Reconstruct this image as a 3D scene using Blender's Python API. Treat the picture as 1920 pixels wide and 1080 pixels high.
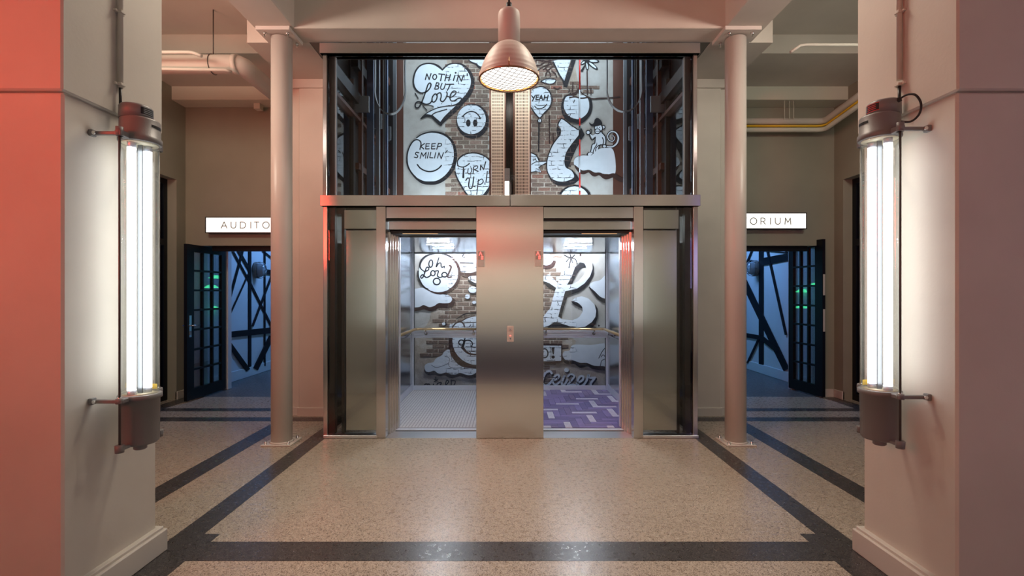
import bpy, math, random
from mathutils import Vector, Matrix
random.seed(7)
for o in list(bpy.data.objects): bpy.data.objects.remove(o)
S = bpy.context.scene
COL = S.collection
PI = math.pi
F = 907.0; CX = 956.0; CY = 547.0; H = 1.53          # lens in pixels, vanishing point, eye height

# ------------------------------------------------------------------ camera
cd = bpy.data.cameras.new('camera'); cam = bpy.data.objects.new('camera', cd); COL.objects.link(cam)
cam.location = (0, 0, H); cam.rotation_euler = (PI/2, 0, 0)
cd.sensor_width = 36; cd.lens = F/1920*36
cd.shift_x = 4/1920; cd.shift_y = 7/1920
cd.clip_start = .05; cd.clip_end = 100
S.camera = cam

# ------------------------------------------------------------------ world and exposure
w = bpy.data.worlds.new('dusk'); S.world = w; w.use_nodes = True
w.node_tree.nodes['Background'].inputs[0].default_value = (.05, .09, .22, 1)
w.node_tree.nodes['Background'].inputs[1].default_value = 1.2
S.view_settings.view_transform = 'Standard'; S.view_settings.look = 'None'
S.view_settings.gamma = 1; S.view_settings.exposure = 0.0
S.view_settings.use_curve_mapping = False

# ------------------------------------------------------------------ large lights
def area(name, loc, target, sx, sy, power, color, spread=None):
    l = bpy.data.lights.new(name, 'AREA'); l.shape = 'RECTANGLE'; l.size = sx; l.size_y = sy
    l.energy = power; l.color = color
    if spread: l.spread = math.radians(spread)
    o = bpy.data.objects.new(name, l); COL.objects.link(o); o.location = loc
    o.rotation_euler = (Vector(target) - Vector(loc)).to_track_quat('-Z', 'Y').to_euler()
    return o
area('red_wall_light', (-4.3, -1.6, 2.9), (-.6, 4.4, 2.6), 1.6, 1.2, 38, (1, .08, .045), 80)
for sx in (-1, 1): area('beam_fill', (sx*3.6, 3.0, 3.85), (sx*.2, 4.78, 4.4), .7, .3, 15, (1, .78, .68), 100)  # unseen fill pair added to brighten the cross beam
area('red_bay_fill', (-4.4, 3.3, 2.6), (-3.1, 5.7, 4.0), .5, .5, 9, (1, .22, .15), 110)  # unseen red fill added to turn the left bay pinker
area('violet_side_light', (4.5, -1.2, 2.2), (2.4, 2.4, 1.6), 1.2, 1.2, 13, (.50, .42, 1))
for sx in (-1, 1): area('hall_ceiling_light', (sx*1.2, 3.9, 4.58), (sx*1.1, 2.4, 0), .8, .3, 27, (1, .86, .70), 110)
area('rear_wall_fill', (0, -6.2, 4.4), (0, -7.4, 1.2), 8, .4, 260, (.98, 1, .84), 120)  # unseen wash added so the steel mirrors a bright rear wall
for sx in (-1, 1): area('side_wall_fill', (sx*4.0, -3.9, 4.4), (sx*4.7, -3.6, 1.2), .4, 4, 80, (.98, 1, .84), 80)  # unseen wash added to brighten the side walls in reflections
area('left_bay_fill', (-3.7, 3.9, 3.9), (-3.6, 5.6, 1.9), .9, .5, 24, (1, .93, .74))  # unseen fill for the left bay walls
area('right_bay_fill', (3.7, 3.9, 3.9), (3.6, 5.6, 1.9), .9, .5, 21, (.97, .95, .80))  # unseen fill for the right bay walls
area('shaft_front_fill', (0, 5.22, 3.93), (0, 5.75, 3.0), 1.6, .06, 9, (1, .93, .84))  # unseen fill added to brighten the perforated guards
for sx in (-1, 1):
    area('blue_aisle_light', (sx*3.3, 9.2, 3.3), (sx*4.7, 9.3, 1.2), 1.4, .5, 48, (.20, .45, 1))
    area('shaft_strip_low', (sx*1.0, 7.15, 2.50), (sx*1.0, 7.97, 3.3), 1.2, .12, 31, (.72, .86, 1))
    area('shaft_strip_high', (sx*1.0, 6.9, 5.75), (sx*1.0, 7.97, 4.2), 1.4, .12, 37, (.72, .86, 1))
    area('shaft_back_low', (sx*.8, 7.66, 2.30), (sx*.8, 7.97, 1.2), 1.2, .06, 40, (.84, .90, 1))

# ------------------------------------------------------------------ node helpers / materials
MATS = {}
def pbr(name, col, rough=.5, metal=0, spec=.5, emit=None, estr=0, coat=0, aniso=0):
    m = bpy.data.materials.new(name); m.use_nodes = True
    b = m.node_tree.nodes['Principled BSDF']
    b.inputs['Base Color'].default_value = (*col, 1); b.inputs['Roughness'].default_value = rough
    b.inputs['Metallic'].default_value = metal; b.inputs['Specular IOR Level'].default_value = spec
    if emit: b.inputs['Emission Color'].default_value = (*emit, 1); b.inputs['Emission Strength'].default_value = estr
    b.inputs['Coat Weight'].default_value = coat; b.inputs['Anisotropic'].default_value = aniso
    MATS[name] = m; return m
def nt(m): return m.node_tree.nodes, m.node_tree.links, m.node_tree.nodes['Principled BSDF']
def coords(m, scale=(1, 1, 1), kind='Object'):
    n, l, b = nt(m); t = n.new('ShaderNodeTexCoord'); mp = n.new('ShaderNodeMapping')
    mp.inputs['Scale'].default_value = scale; l.new(t.outputs[kind], mp.inputs[0]); return mp.outputs[0]
def noise(m, vec, scale, detail=3, rough=.5):
    n, l, b = nt(m); t = n.new('ShaderNodeTexNoise'); t.inputs['Scale'].default_value = scale
    t.inputs['Detail'].default_value = detail; t.inputs['Roughness'].default_value = rough
    l.new(vec, t.inputs['Vector']); return t.outputs[0]
def ramp(m, fac, stops):
    n, l, b = nt(m); r = n.new('ShaderNodeValToRGB'); l.new(fac, r.inputs[0])
    e = r.color_ramp.elements
    while len(e) < len(stops): e.new(.5)
    for i, (p, c) in enumerate(stops): e[i].position = p; e[i].color = (*c, 1)
    return r.outputs[0]
def mix(m, fac, a, c, mode='MIX'):
    n, l, b = nt(m); x = n.new('ShaderNodeMix'); x.data_type = 'RGBA'; x.blend_type = mode
    for v, s in ((fac, x.inputs[0]), (a, x.inputs[6]), (c, x.inputs[7])):
        if isinstance(v, (int, float)): s.default_value = v
        elif isinstance(v, tuple): s.default_value = (*v, 1)
        else: l.new(v, s)
    return x.outputs[2]
def bump(m, h, strength=.2, dist=.01):
    n, l, b = nt(m); x = n.new('ShaderNodeBump'); x.inputs['Strength'].default_value = strength
    x.inputs['Distance'].default_value = dist; l.new(h, x.inputs['Height']); l.new(x.outputs[0], b.inputs['Normal'])
def to(m, out, inp): nt(m)[1].new(out, nt(m)[2].inputs[inp])

def plaster(name, col, var=.06, rough=.55):
    m = pbr(name, col, rough, spec=.35)
    v = coords(m); a = noise(m, v, 1.7, 4); f = noise(m, v, 60, 3)
    to(m, ramp(m, a, [(.3, tuple(c*(1-var) for c in col)), (.7, tuple(min(1, c*(1+var)) for c in col))]), 'Base Color')
    bump(m, f, .12, .004); return m
cream = plaster('cream_paint', (.66, .62, .54))
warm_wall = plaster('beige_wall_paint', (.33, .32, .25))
white_wall = plaster('white_wall_paint', (.62, .66, .70))
ceil_paint = plaster('ceiling_paint', (.60, .56, .49))
trimw = plaster('skirting_paint', (.66, .62, .55), .03, .4)
col_paint = plaster('column_paint', (.64, .60, .54), .03, .32)
beam_pale = plaster('pale_beam_paint', (.70, .70, .58), .03)
redwall = plaster('red_wall_paint', (.17, .055, .04))

def brushed(name, col, rough=.27, axis=2, aniso=None):
    m = pbr(name, col, rough, 1)
    n2 = noise(m, coords(m), 1.3, 2)
    to(m, ramp(m, n2, [(.3, tuple(c*.95 for c in col)), (.7, col)]), 'Base Color')
    if aniso:
        n, l, b = nt(m); c = n.new('ShaderNodeCombineXYZ')
        for i in range(3): c.inputs[i].default_value = aniso[i]
        l.new(c.outputs[0], b.inputs['Tangent']); b.inputs['Anisotropic'].default_value = .8
    return m
    sc = [900, 900, 900]; sc[axis] = 4
    v = coords(m, tuple(sc)); a = noise(m, v, 1, 2)
    to(m, ramp(m, a, [(.3, (rough*.93,)*3), (.7, (rough*1.08,)*3)]), 'Roughness')
    n2 = noise(m, coords(m), 1.3, 2)
    to(m, ramp(m, n2, [(.3, tuple(c*.94 for c in col)), (.7, col)]), 'Base Color')
    return m
steel = brushed('brushed_steel', (.66, .65, .64), .27, 0, (0, 0, 1))
steel_v = brushed('brushed_steel_upright', (.66, .65, .64), .22, 2, (.7, .7, 0))
steel_car = brushed('car_wall_steel', (.50, .54, .60), .20, 0)
steel_ceiling = brushed('car_ceiling_steel', (.24, .25, .27), .14, 0)
steel_light = brushed('pale_steel', (.80, .80, .84), .33, 1)
alu = pbr('aluminium_edge', (.72, .75, .84), .38, .6)
chrome = pbr('chrome', (.75, .75, .74), .15, 1)
wire = pbr('wire', (.10, .09, .08), .4, .3)
darkmetal = pbr('dark_shaft_steel', (.028, .022, .021), .32, .2)
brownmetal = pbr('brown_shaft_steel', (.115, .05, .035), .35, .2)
bluemetal = pbr('bluish_guide_rail', (.13, .18, .30), .3, .7)
greymetal = pbr('grey_guide_rail', (.30, .32, .34), .35, .7)
black = pbr('black_paint', (.012, .012, .013), .45)
blacksatin = pbr('black_door_steel', (.006, .008, .011), .4, spec=.25)
rubber = pbr('rubber', (.02, .02, .02), .6)
fixture = pbr('grey_cast_metal', (.21, .205, .20), .45, .05)
n0 = noise(fixture, coords(fixture), 220, 2); bump(fixture, n0, .25, .0015)
brass = pbr('brass_rail', (.72, .52, .28), .3, .85)
copper = pbr('bronze_ring', (.34, .17, .09), .3, .8)
enamel = pbr('lamp_enamel', (.56, .52, .47), .5, 0, .4)
redp = pbr('red_plastic', (.75, .02, .01), .4)
whitep = pbr('white_plastic', (.75, .76, .78), .4)
greyplate = pbr('control_plate', (.62, .60, .55), .45)
yellowp = pbr('yellow_pipe_paint', (.80, .50, .02), .4)
tube_e = pbr('lit_tube', (1, 1, 1), .5, emit=(.95, .97, 1), estr=4.2)
led_e = pbr('lit_led_bar', (1, 1, 1), .5, emit=(.84, .92, 1), estr=430)
sign_e = pbr('lit_sign_face', (1, 1, 1), .5, emit=(1, .98, .90), estr=.95)
bulb_e = pbr('lit_lamp_lens', (1, 1, 1), .5, emit=(1, .96, .90), estr=1.7)
amber_e = pbr('amber_lens_edge', (1, .6, .2), .5, emit=(1, .50, .10), estr=1.6)
red_e = pbr('red_display', (1, .1, .1), .5, emit=(1, .16, .13), estr=2.2)
redglow_e = pbr('added_red_glow', (1, .1, .1), .5, emit=(1, .05, .03), estr=2.5)
redpanel_e = pbr('added_red_box', (1, .1, .1), .5, emit=(1, .075, .04), estr=1.7)
green_e = pbr('green_lamp_glass', (.1, .8, .4), .3, emit=(.08, 1, .35), estr=2.6)
shafttube_e = pbr('shaft_tube', (1, 1, 1), .5, emit=(1, .95, .85), estr=9)
warmedge_e = pbr('door_gear_light', (1, .7, .4), .5, emit=(1, .62, .30), estr=.7)
letter = pbr('sign_letter', (.16, .15, .08), .6)

def glass(name, tint=(1, 1, 1), refl=1.0, ior=1.5, rough=0.0, solid=0.0, scol=(0, 0, 0)):
    m = bpy.data.materials.new(name); m.use_nodes = True
    n, l = m.node_tree.nodes, m.node_tree.links; n.clear()
    out = n.new('ShaderNodeOutputMaterial'); t = n.new('ShaderNodeBsdfTransparent'); g = n.new('ShaderNodeBsdfGlossy')
    t.inputs[0].default_value = (*tint, 1); g.inputs['Roughness'].default_value = rough
    fr = n.new('ShaderNodeFresnel'); fr.inputs[0].default_value = ior
    mu = n.new('ShaderNodeMath'); mu.operation = 'MULTIPLY'; mu.inputs[1].default_value = refl
    mu.use_clamp = True; l.new(fr.outputs[0], mu.inputs[0])
    mx = n.new('ShaderNodeMixShader'); l.new(mu.outputs[0], mx.inputs[0]); l.new(t.outputs[0], mx.inputs[1]); l.new(g.outputs[0], mx.inputs[2])
    l.new(mx.outputs[0], out.inputs[0]); return m
clear = glass('clear_glass', (.96, .98, .97), 1.0)
tubeglass = glass('lamp_glass', (.97, .99, .98), .35)
tinted = glass('tinted_glass', (.93, .95, .94), 1.0)
dooglass = glass('door_glass', (.95, .96, .96), .7)
rearglass = glass('car_rear_glass', (.86, .88, .90), 1.0)
shaftglass = glass('shaft_front_glass', (.94, .96, .96), .3)
winglass = glass('night_window_glass', (.5, .6, .8), 1.0)

def terrazzo(name, base, chipA, chipB, rough, dark=False):
    m = pbr(name, base, rough, spec=.5)
    v = coords(m); n, l, b = nt(m)
    vo = n.new('ShaderNodeTexVoronoi'); vo.inputs['Scale'].default_value = 260; l.new(v, vo.inputs['Vector'])
    vo2 = n.new('ShaderNodeTexVoronoi'); vo2.inputs['Scale'].default_value = 170; l.new(v, vo2.inputs['Vector'])
    sep = n.new('ShaderNodeSeparateColor'); l.new(vo.outputs['Color'], sep.inputs[0])
    sep2 = n.new('ShaderNodeSeparateColor'); l.new(vo2.outputs['Color'], sep2.inputs[0])
    c1 = ramp(m, sep.outputs[0], [(0, chipA), (.3, base), (.62, tuple(x*1.12 for x in base)), (.9, chipB)])
    k = ramp(m, sep2.outputs[1], [(0, (0, 0, 0)), (.86 if not dark else .92, (0, 0, 0)), (.90 if not dark else .95, (1, 1, 1))])
    c2 = mix(m, k, c1, chipA)
    big = noise(m, v, .9, 4)
    c3 = mix(m, 1.0, c2, ramp(m, big, [(.3, (.88, .87, .86)), (.7, (1.05, 1.05, 1.05))]), 'MULTIPLY')
    to(m, c3, 'Base Color')
    r = noise(m, v, 30, 3); to(m, ramp(m, r, [(.3, (rough*.8,)*3), (.7, (rough*1.25,)*3)]), 'Roughness')
    return m
terr = terrazzo('light_terrazzo', (.42, .35, .275), (.17, .135, .105), (.60, .53, .45), .29)
terr_d = terrazzo('dark_terrazzo', (.048, .045, .045), (.018, .017, .017), (.13, .12, .115), .30, True)
terr_r = pbr('added_dark_carpet', (.06, .066, .11), .95, spec=.05)
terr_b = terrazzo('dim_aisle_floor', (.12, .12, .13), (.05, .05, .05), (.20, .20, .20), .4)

def brickmat():
    m = pbr('old_brick', (.3, .15, .1), .85, spec=.2)
    n, l, b = nt(m); oi = n.new('ShaderNodeObjectInfo')
    c = ramp(m, oi.outputs['Random'], [(0, (.13, .09, .07)), (.3, (.20, .14, .11)), (.6, (.17, .13, .10)), (.85, (.27, .12, .085)), (1, (.25, .20, .16))])
    g = n.new('ShaderNodeNewGeometry'); mp = n.new('ShaderNodeMapping'); l.new(g.outputs['Position'], mp.inputs[0])
    f = noise(m, mp.outputs[0], 38, 4, .7)
    sp = noise(m, mp.outputs[0], 14, 4, .8)
    c = mix(m, 1.0, c, ramp(m, f, [(.25, (.55, .5, .5)), (.75, (1.35, 1.35, 1.35))]), 'MULTIPLY')
    c = mix(m, ramp(m, sp, [(.60, (0, 0, 0)), (.68, (.8, .8, .8))]), c, (.50, .45, .38))
    to(m, c, 'Base Color'); bump(m, f, .6, .006); return m
brickm = brickmat()
def paintmat(name, col, wear):
    m = pbr(name, col, .7, spec=.25)
    n, l, b = nt(m)
    g = n.new('ShaderNodeNewGeometry'); sx = n.new('ShaderNodeSeparateXYZ'); l.new(g.outputs['Position'], sx.inputs[0])
    cb = n.new('ShaderNodeCombineXYZ'); l.new(sx.outputs[0], cb.inputs[0]); l.new(sx.outputs[2], cb.inputs[1])
    dn = n.new('ShaderNodeTexNoise'); dn.inputs['Scale'].default_value = 9; dn.inputs['Detail'].default_value = 3; l.new(cb.outputs[0], dn.inputs['Vector'])
    ad = n.new('ShaderNodeVectorMath'); ad.operation = 'MULTIPLY_ADD'; l.new(dn.outputs['Color'], ad.inputs[0])
    ad.inputs[1].default_value = (.06, .045, 0); l.new(cb.outputs[0], ad.inputs[2])
    bt = n.new('ShaderNodeTexBrick'); l.new(ad.outputs[0], bt.inputs['Vector'])
    bt.inputs['Scale'].default_value = 1; bt.inputs['Brick Width'].default_value = .205; bt.inputs['Row Height'].default_value = .07
    bt.inputs['Mortar Size'].default_value = .007; bt.inputs['Mortar Smooth'].default_value = .4
    nz = n.new('ShaderNodeTexNoise'); nz.inputs['Scale'].default_value = 7; nz.inputs['Detail'].default_value = 5; nz.inputs['Roughness'].default_value = .7
    l.new(cb.outputs[0], nz.inputs['Vector'])
    crack = mix(m, 1.0, bt.outputs['Fac'], ramp(m, nz.outputs[0], [(.46, (0, 0, 0)), (.54, (1, 1, 1))]), 'MULTIPLY')
    # brick lies under the paint only in the middle of the wall (noisy edges)
    ab = n.new('ShaderNodeMath'); ab.operation = 'SUBTRACT'; l.new(sx.outputs[0], ab.inputs[0]); ab.inputs[1].default_value = .02
    ab2 = n.new('ShaderNodeMath'); ab2.operation = 'ABSOLUTE'; l.new(ab.outputs[0], ab2.inputs[0])
    ms = n.new('ShaderNodeMapRange'); l.new(ab2.outputs[0], ms.inputs[0]); ms.inputs[1].default_value = 1.12; ms.inputs[2].default_value = 1.02
    crack = mix(m, 1.0, crack, ms.outputs[0], 'MULTIPLY')
    tone = ramp(m, nz.outputs[0], [(.3, tuple(c*.90 for c in col)), (.7, col)])
    to(m, mix(m, crack, tone, wear), 'Base Color')
    bump(m, crack, .5, -.006); return m
paint_w = paintmat('white_mural_paint', (.64, .68, .72), (.05, .05, .055))
paint_b = paintmat('black_mural_paint', (.018, .016, .018), (.10, .07, .06))
paint_br = paintmat('brown_black_mural_paint', (.045, .022, .018), (.09, .06, .05))
def oldplaster():
    m = pbr('weathered_plaster', (.5, .48, .44), .85, spec=.2)
    v = coords(m); a = noise(m, v, 2.2, 6, .65); s = noise(m, v, 26, 5, .75); k = noise(m, v, 5, 6, .8)
    c = ramp(m, a, [(.25, (.30, .27, .235)), (.5, (.41, .385, .35)), (.75, (.49, .475, .45))])
    c = mix(m, ramp(m, s, [(.62, (0, 0, 0)), (.72, (.55, .55, .55))]), c, (.30, .25, .20))
    c = mix(m, ramp(m, k, [(.66, (0, 0, 0)), (.70, (.6, .6, .6))]), c, (.23, .17, .13))
    to(m, c, 'Base Color'); bump(m, s, .5, .006); return m
oldp = oldplaster()
weath = pbr('weathered_masonry', (.36, .29, .23), .9, spec=.2)
_v = coords(weath); _a = noise(weath, _v, 4, 6, .7); _s = noise(weath, _v, 34, 5, .8)
_c = ramp(weath, _a, [(.3, (.30, .24, .19)), (.5, (.42, .35, .28)), (.7, (.54, .48, .41))])
_c = mix(weath, ramp(weath, _s, [(.60, (0, 0, 0)), (.70, (.8, .8, .8))]), _c, (.13, .095, .075)); to(weath, _c, 'Base Color'); bump(weath, _s, .8, .01)

def tilemat(name, col):
    m = pbr(name, col, .28); v = coords(m, kind='Object'); a = noise(m, v, 14, 4, .6)
    to(m, ramp(m, a, [(.3, tuple(c*.85 for c in col)), (.7, tuple(c*1.1 for c in col))]), 'Base Color'); return m
tiles_m = [tilemat('purple_tile', (.17, .13, .33)), tilemat('violet_tile', (.25, .19, .44)), tilemat('mauve_tile', (.21, .15, .33)), tilemat('lilac_tile', (.66, .62, .74))]
grout = pbr('grout', (.12, .10, .18), .8)

# ------------------------------------------------------------------ mesh builder
class MB:
    def __init__(s): s.v = []; s.f = []; s.m = []; s.sm = []
    def add(s, vs, fs, mi=0, smooth=False):
        k = len(s.v); s.v += [tuple(p) for p in vs]
        for f in fs: s.f.append([i+k for i in f]); s.m.append(mi); s.sm.append(smooth)
        return s
    def box(s, x0, x1, y0, y1, z0, z1, mi=0, bev=0):
        x0, x1 = sorted((x0, x1)); y0, y1 = sorted((y0, y1)); z0, z1 = sorted((z0, z1))
        b = min(bev, (x1-x0)*.45, (y1-y0)*.45, (z1-z0)*.45)
        if b <= 0:
            vs = [(x, y, z) for z in (z0, z1) for y in (y0, y1) for x in (x0, x1)]
            return s.add(vs, [(0, 2, 3, 1), (4, 5, 7, 6), (0, 1, 5, 4), (2, 6, 7, 3), (0, 4, 6, 2), (1, 3, 7, 5)], mi)
        vs = []
        for (x, sx) in ((x0, 1), (x1, -1)):
            for (y, sy) in ((y0, 1), (y1, -1)):
                for (z, sz) in ((z0, 1), (z1, -1)):
                    vs += [(x, y+sy*b, z+sz*b), (x+sx*b, y, z+sz*b), (x+sx*b, y+sy*b, z)]
        def I(a, c, d, k): return (a*4+c*2+d)*3+k
        fs = []
        fs.append([I(0,0,0,0), I(0,0,1,0), I(0,1,1,0), I(0,1,0,0)]); fs.append([I(1,0,0,0), I(1,1,0,0), I(1,1,1,0), I(1,0,1,0)])
        fs.append([I(0,0,0,1), I(1,0,0,1), I(1,0,1,1), I(0,0,1,1)]); fs.append([I(0,1,0,1), I(0,1,1,1), I(1,1,1,1), I(1,1,0,1)])
        fs.append([I(0,0,0,2), I(0,1,0,2), I(1,1,0,2), I(1,0,0,2)]); fs.append([I(0,0,1,2), I(1,0,1,2), I(1,1,1,2), I(0,1,1,2)])
        for a in (0, 1):
            for c in (0, 1): fs.append([I(a,c,0,0), I(a,c,0,1), I(a,c,1,1), I(a,c,1,0)])
            for d in (0, 1): fs.append([I(a,0,d,0), I(a,0,d,2), I(a,1,d,2), I(a,1,d,0)])
        for c in (0, 1):
            for d in (0, 1): fs.append([I(0,c,d,1), I(0,c,d,2), I(1,c,d,2), I(1,c,d,1)])
        for a in (0, 1):
            for c in (0, 1):
                for d in (0, 1): fs.append([I(a,c,d,0), I(a,c,d,1), I(a,c,d,2)])
        return s.add(vs, fs, mi)
    def lathe(s, prof, c=(0, 0, 0), n=32, mi=0, rot=None, cap=True, smooth=True):
        vs = []
        for r, z in prof:
            for i in range(n):
                a = 2*PI*i/n; p = Vector((r*math.cos(a), r*math.sin(a), z))
                if rot: p = rot @ p
                vs.append(p+Vector(c))
        fs = [(j*n+i, j*n+(i+1) % n, (j+1)*n+(i+1) % n, (j+1)*n+i) for j in range(len(prof)-1) for i in range(n)]
        s.add(vs, fs, mi, smooth)
        if cap:
            k = len(s.v)-len(vs)
            s.f.append([k+i for i in range(n)][::-1]); s.m.append(mi); s.sm.append(False)
            s.f.append([k+(len(prof)-1)*n+i for i in range(n)]); s.m.append(mi); s.sm.append(False)
        return s
    def cyl(s, p0, p1, r, n=16, mi=0, r2=None, cap=True):
        p0 = Vector(p0); p1 = Vector(p1); d = p1-p0
        q = d.to_track_quat('Z', 'Y').to_matrix()
        return s.lathe([(r, 0), (r2 if r2 is not None else r, d.length)], p0, n, mi, q, cap)
    def tube(s, pts, r, n=8, mi=0, closed=False):
        pts = [Vector(p) for p in pts]; N = len(pts); vs = []; up = None
        for i, p in enumerate(pts):
            a = pts[(i-1) % N] if (closed or i > 0) else p; b = pts[(i+1) % N] if (closed or i < N-1) else p
            t = (b-a).normalized()
            if up is None: up = t.orthogonal().normalized()
            up = (up - t*up.dot(t)).normalized(); w_ = t.cross(up)
            vs += [p + (up*math.cos(2*PI*k/n)+w_*math.sin(2*PI*k/n))*r for k in range(n)]
        fs = []
        for i in range(N if closed else N-1):
            j = (i+1) % N
            fs += [(i*n+k, i*n+(k+1) % n, j*n+(k+1) % n, j*n+k) for k in range(n)]
        k0 = len(s.v); s.add(vs, fs, mi, True)
        if not closed:
            s.f.append([k0+k for k in range(n)][::-1]); s.m.append(mi); s.sm.append(False)
            s.f.append([k0+(N-1)*n+k for k in range(n)]); s.m.append(mi); s.sm.append(False)
        return s
    def mesh(s, name, mats):
        me = bpy.data.meshes.new(name); me.from_pydata(s.v, [], s.f)
        for m in (mats if isinstance(mats, (list, tuple)) else [mats]): me.materials.append(m)
        me.polygons.foreach_set('material_index', s.m); me.polygons.foreach_set('use_smooth', s.sm)
        me.validate(); me.update(); return me
    def build(s, name, mats, parent=None, label=None, kind=None, cat=None, group=None):
        o = bpy.data.objects.new(name, s.mesh(name, mats)); COL.objects.link(o)
        if parent is not None:
            o.parent = parent; o.matrix_parent_inverse = Matrix.Translation(-parent.location) if parent.location.length else Matrix()
            if parent.parent is not None: o.matrix_parent_inverse = parent.matrix_basis.inverted() if False else o.matrix_parent_inverse
        if label: o['label'] = label
        if kind: o['kind'] = kind
        if cat: o['category'] = cat
        if group: o['group'] = group
        return o
def thing(name, label, cat, loc=(0, 0, 0), group=None):
    o = bpy.data.objects.new(name, None); COL.objects.link(o); o.location = loc; o.empty_display_size = .1
    o['label'] = label; o['category'] = cat
    if group: o['group'] = group
    return o
def struct(name, mb, m, label=None, parent=None): return mb.build(name, m, parent, kind='structure', label=label)
def onD(px, py, D): return Vector(((px-CX)*D/F, D, H-(py-CY)*D/F))
def onX(px, py, X):
    D = X*F/(px-CX); return Vector((X, D, H-(py-CY)*D/F))
def catmull(p, closed=False, k=6):
    if len(p) < 3: return [tuple(a) for a in p]
    out = []; N = len(p)
    for i in range(N if closed else N-1):
        g = lambda j: p[j % N] if closed else p[max(0, min(N-1, j))]
        a, b, c, d = g(i-1), g(i), g(i+1), g(i+2)
        for t in range(k):
            u = t/k
            out.append(tuple(.5*((2*b[q])+(-a[q]+c[q])*u+(2*a[q]-5*b[q]+4*c[q]-d[q])*u*u+(-a[q]+3*b[q]-3*c[q]+d[q])*u**3) for q in range(len(b))))
    if not closed: out.append(tuple(p[-1]))
    return out
# ================================================================== ROOM SHELL
MW = 7.98                                                # face of the mural wall
fl = struct('floor', MB().box(-5.6, 5.6, -7.5, 7.04, -.12, 0), terr, 'speckled tan terrazzo floor')
def band(x0, x1, y0, y1, m=terr_d, z=.0012): MB().box(x0, x1, y0, y1, -.004, z).build('floor_band', m, fl)
for s in (-1, 1):
    band(s*1.93, s*2.10, 2.959, 5.71)
    band(s*2.57, s*2.765, 2.2, 5.71)
    band(s*1.845, s*2.10, -7.4, 2.748)
    band(s*1.83, s*2.10, 2.748, 2.959, z=.0011)
    band(s*1.83, s*1.93, 2.959, 3.055)
    band(s*1.975, s*4.72, 5.71, 5.89, z=.0014); band(s*2.74, s*4.72, 6.195, 6.35)
    band(s*4.52, s*4.72, 5.89, 6.195); band(s*4.52, s*4.72, 6.35, 7.0)
band(-1.83, 1.83, 2.748, 2.959)
MB().box(-4.72, 4.72, -7.4, 2.15, -.003, .003).build('added_carpet', terr_r, fl, 'dark carpet added in the hall behind the viewer')  # unseen, added to darken the low reflections in the steel
for s in (-1, 1):
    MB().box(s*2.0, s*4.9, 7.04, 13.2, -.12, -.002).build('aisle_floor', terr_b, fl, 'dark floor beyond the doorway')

struct('ceiling', MB().box(-5.6, 5.6, -7.5, 5.0, 4.62, 4.75).box(-5.6, -2.1, 5.0, 7.3, 4.62, 4.75).box(2.1, 5.6, 5.0, 7.3, 4.62, 4.75), ceil_paint)
k = 0
def trim(mb, m, label=None):
    global k; k += 1; return struct('trim_%d' % k, mb, m, label)
for s, sd in ((-1, 'left'), (1, 'right')):
    trim(MB().box(s*2.13, s*2.53, -7.4, 7.04, 4.14, 4.63, bev=.008), ceil_paint, 'long concrete beam over the %s column' % sd)
    trim(MB().box(s*2.54, s*4.75, 5.81, 6.76, 4.395, 4.63, bev=.006), ceil_paint, 'dropped soffit over the %s bay' % sd)
    trim(MB().box(s*2.54, s*4.75, 6.75, 7.04, 4.21, 4.64, bev=.006), beam_pale, 'pale lower beam over the %s bay' % sd)
    trim(MB().box(s*1.97, s*2.76, 5.925, 5.975, 4.03, 4.14, bev=.004), ceil_paint, 'shallow lintel on the %s pier beside the lifts' % sd)
trim(MB().box(-2.14, 2.14, 4.78, 5.06, 4.135, 4.63, bev=.006), ceil_paint, 'cross beam above the lifts')
trim(MB().box(-2.14, 2.14, 5.06, 8.1, 5.95, 6.05).box(-2.14, 2.14, 5.0, 5.06, 4.63, 6.0).box(-2.14, -1.985, 5.06, 8.1, 4.14, 6.0).box(1.985, 2.14, 5.06, 8.1, 4.14, 6.0), darkmetal, 'dark upper part of the lift shaft')
trim(MB().box(-2.75, -2.1, 5.06, 6.0, 4.135, 4.63), ceil_paint); trim(MB().box(2.1, 2.75, 5.06, 6.0, 4.135, 4.63), ceil_paint)

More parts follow.
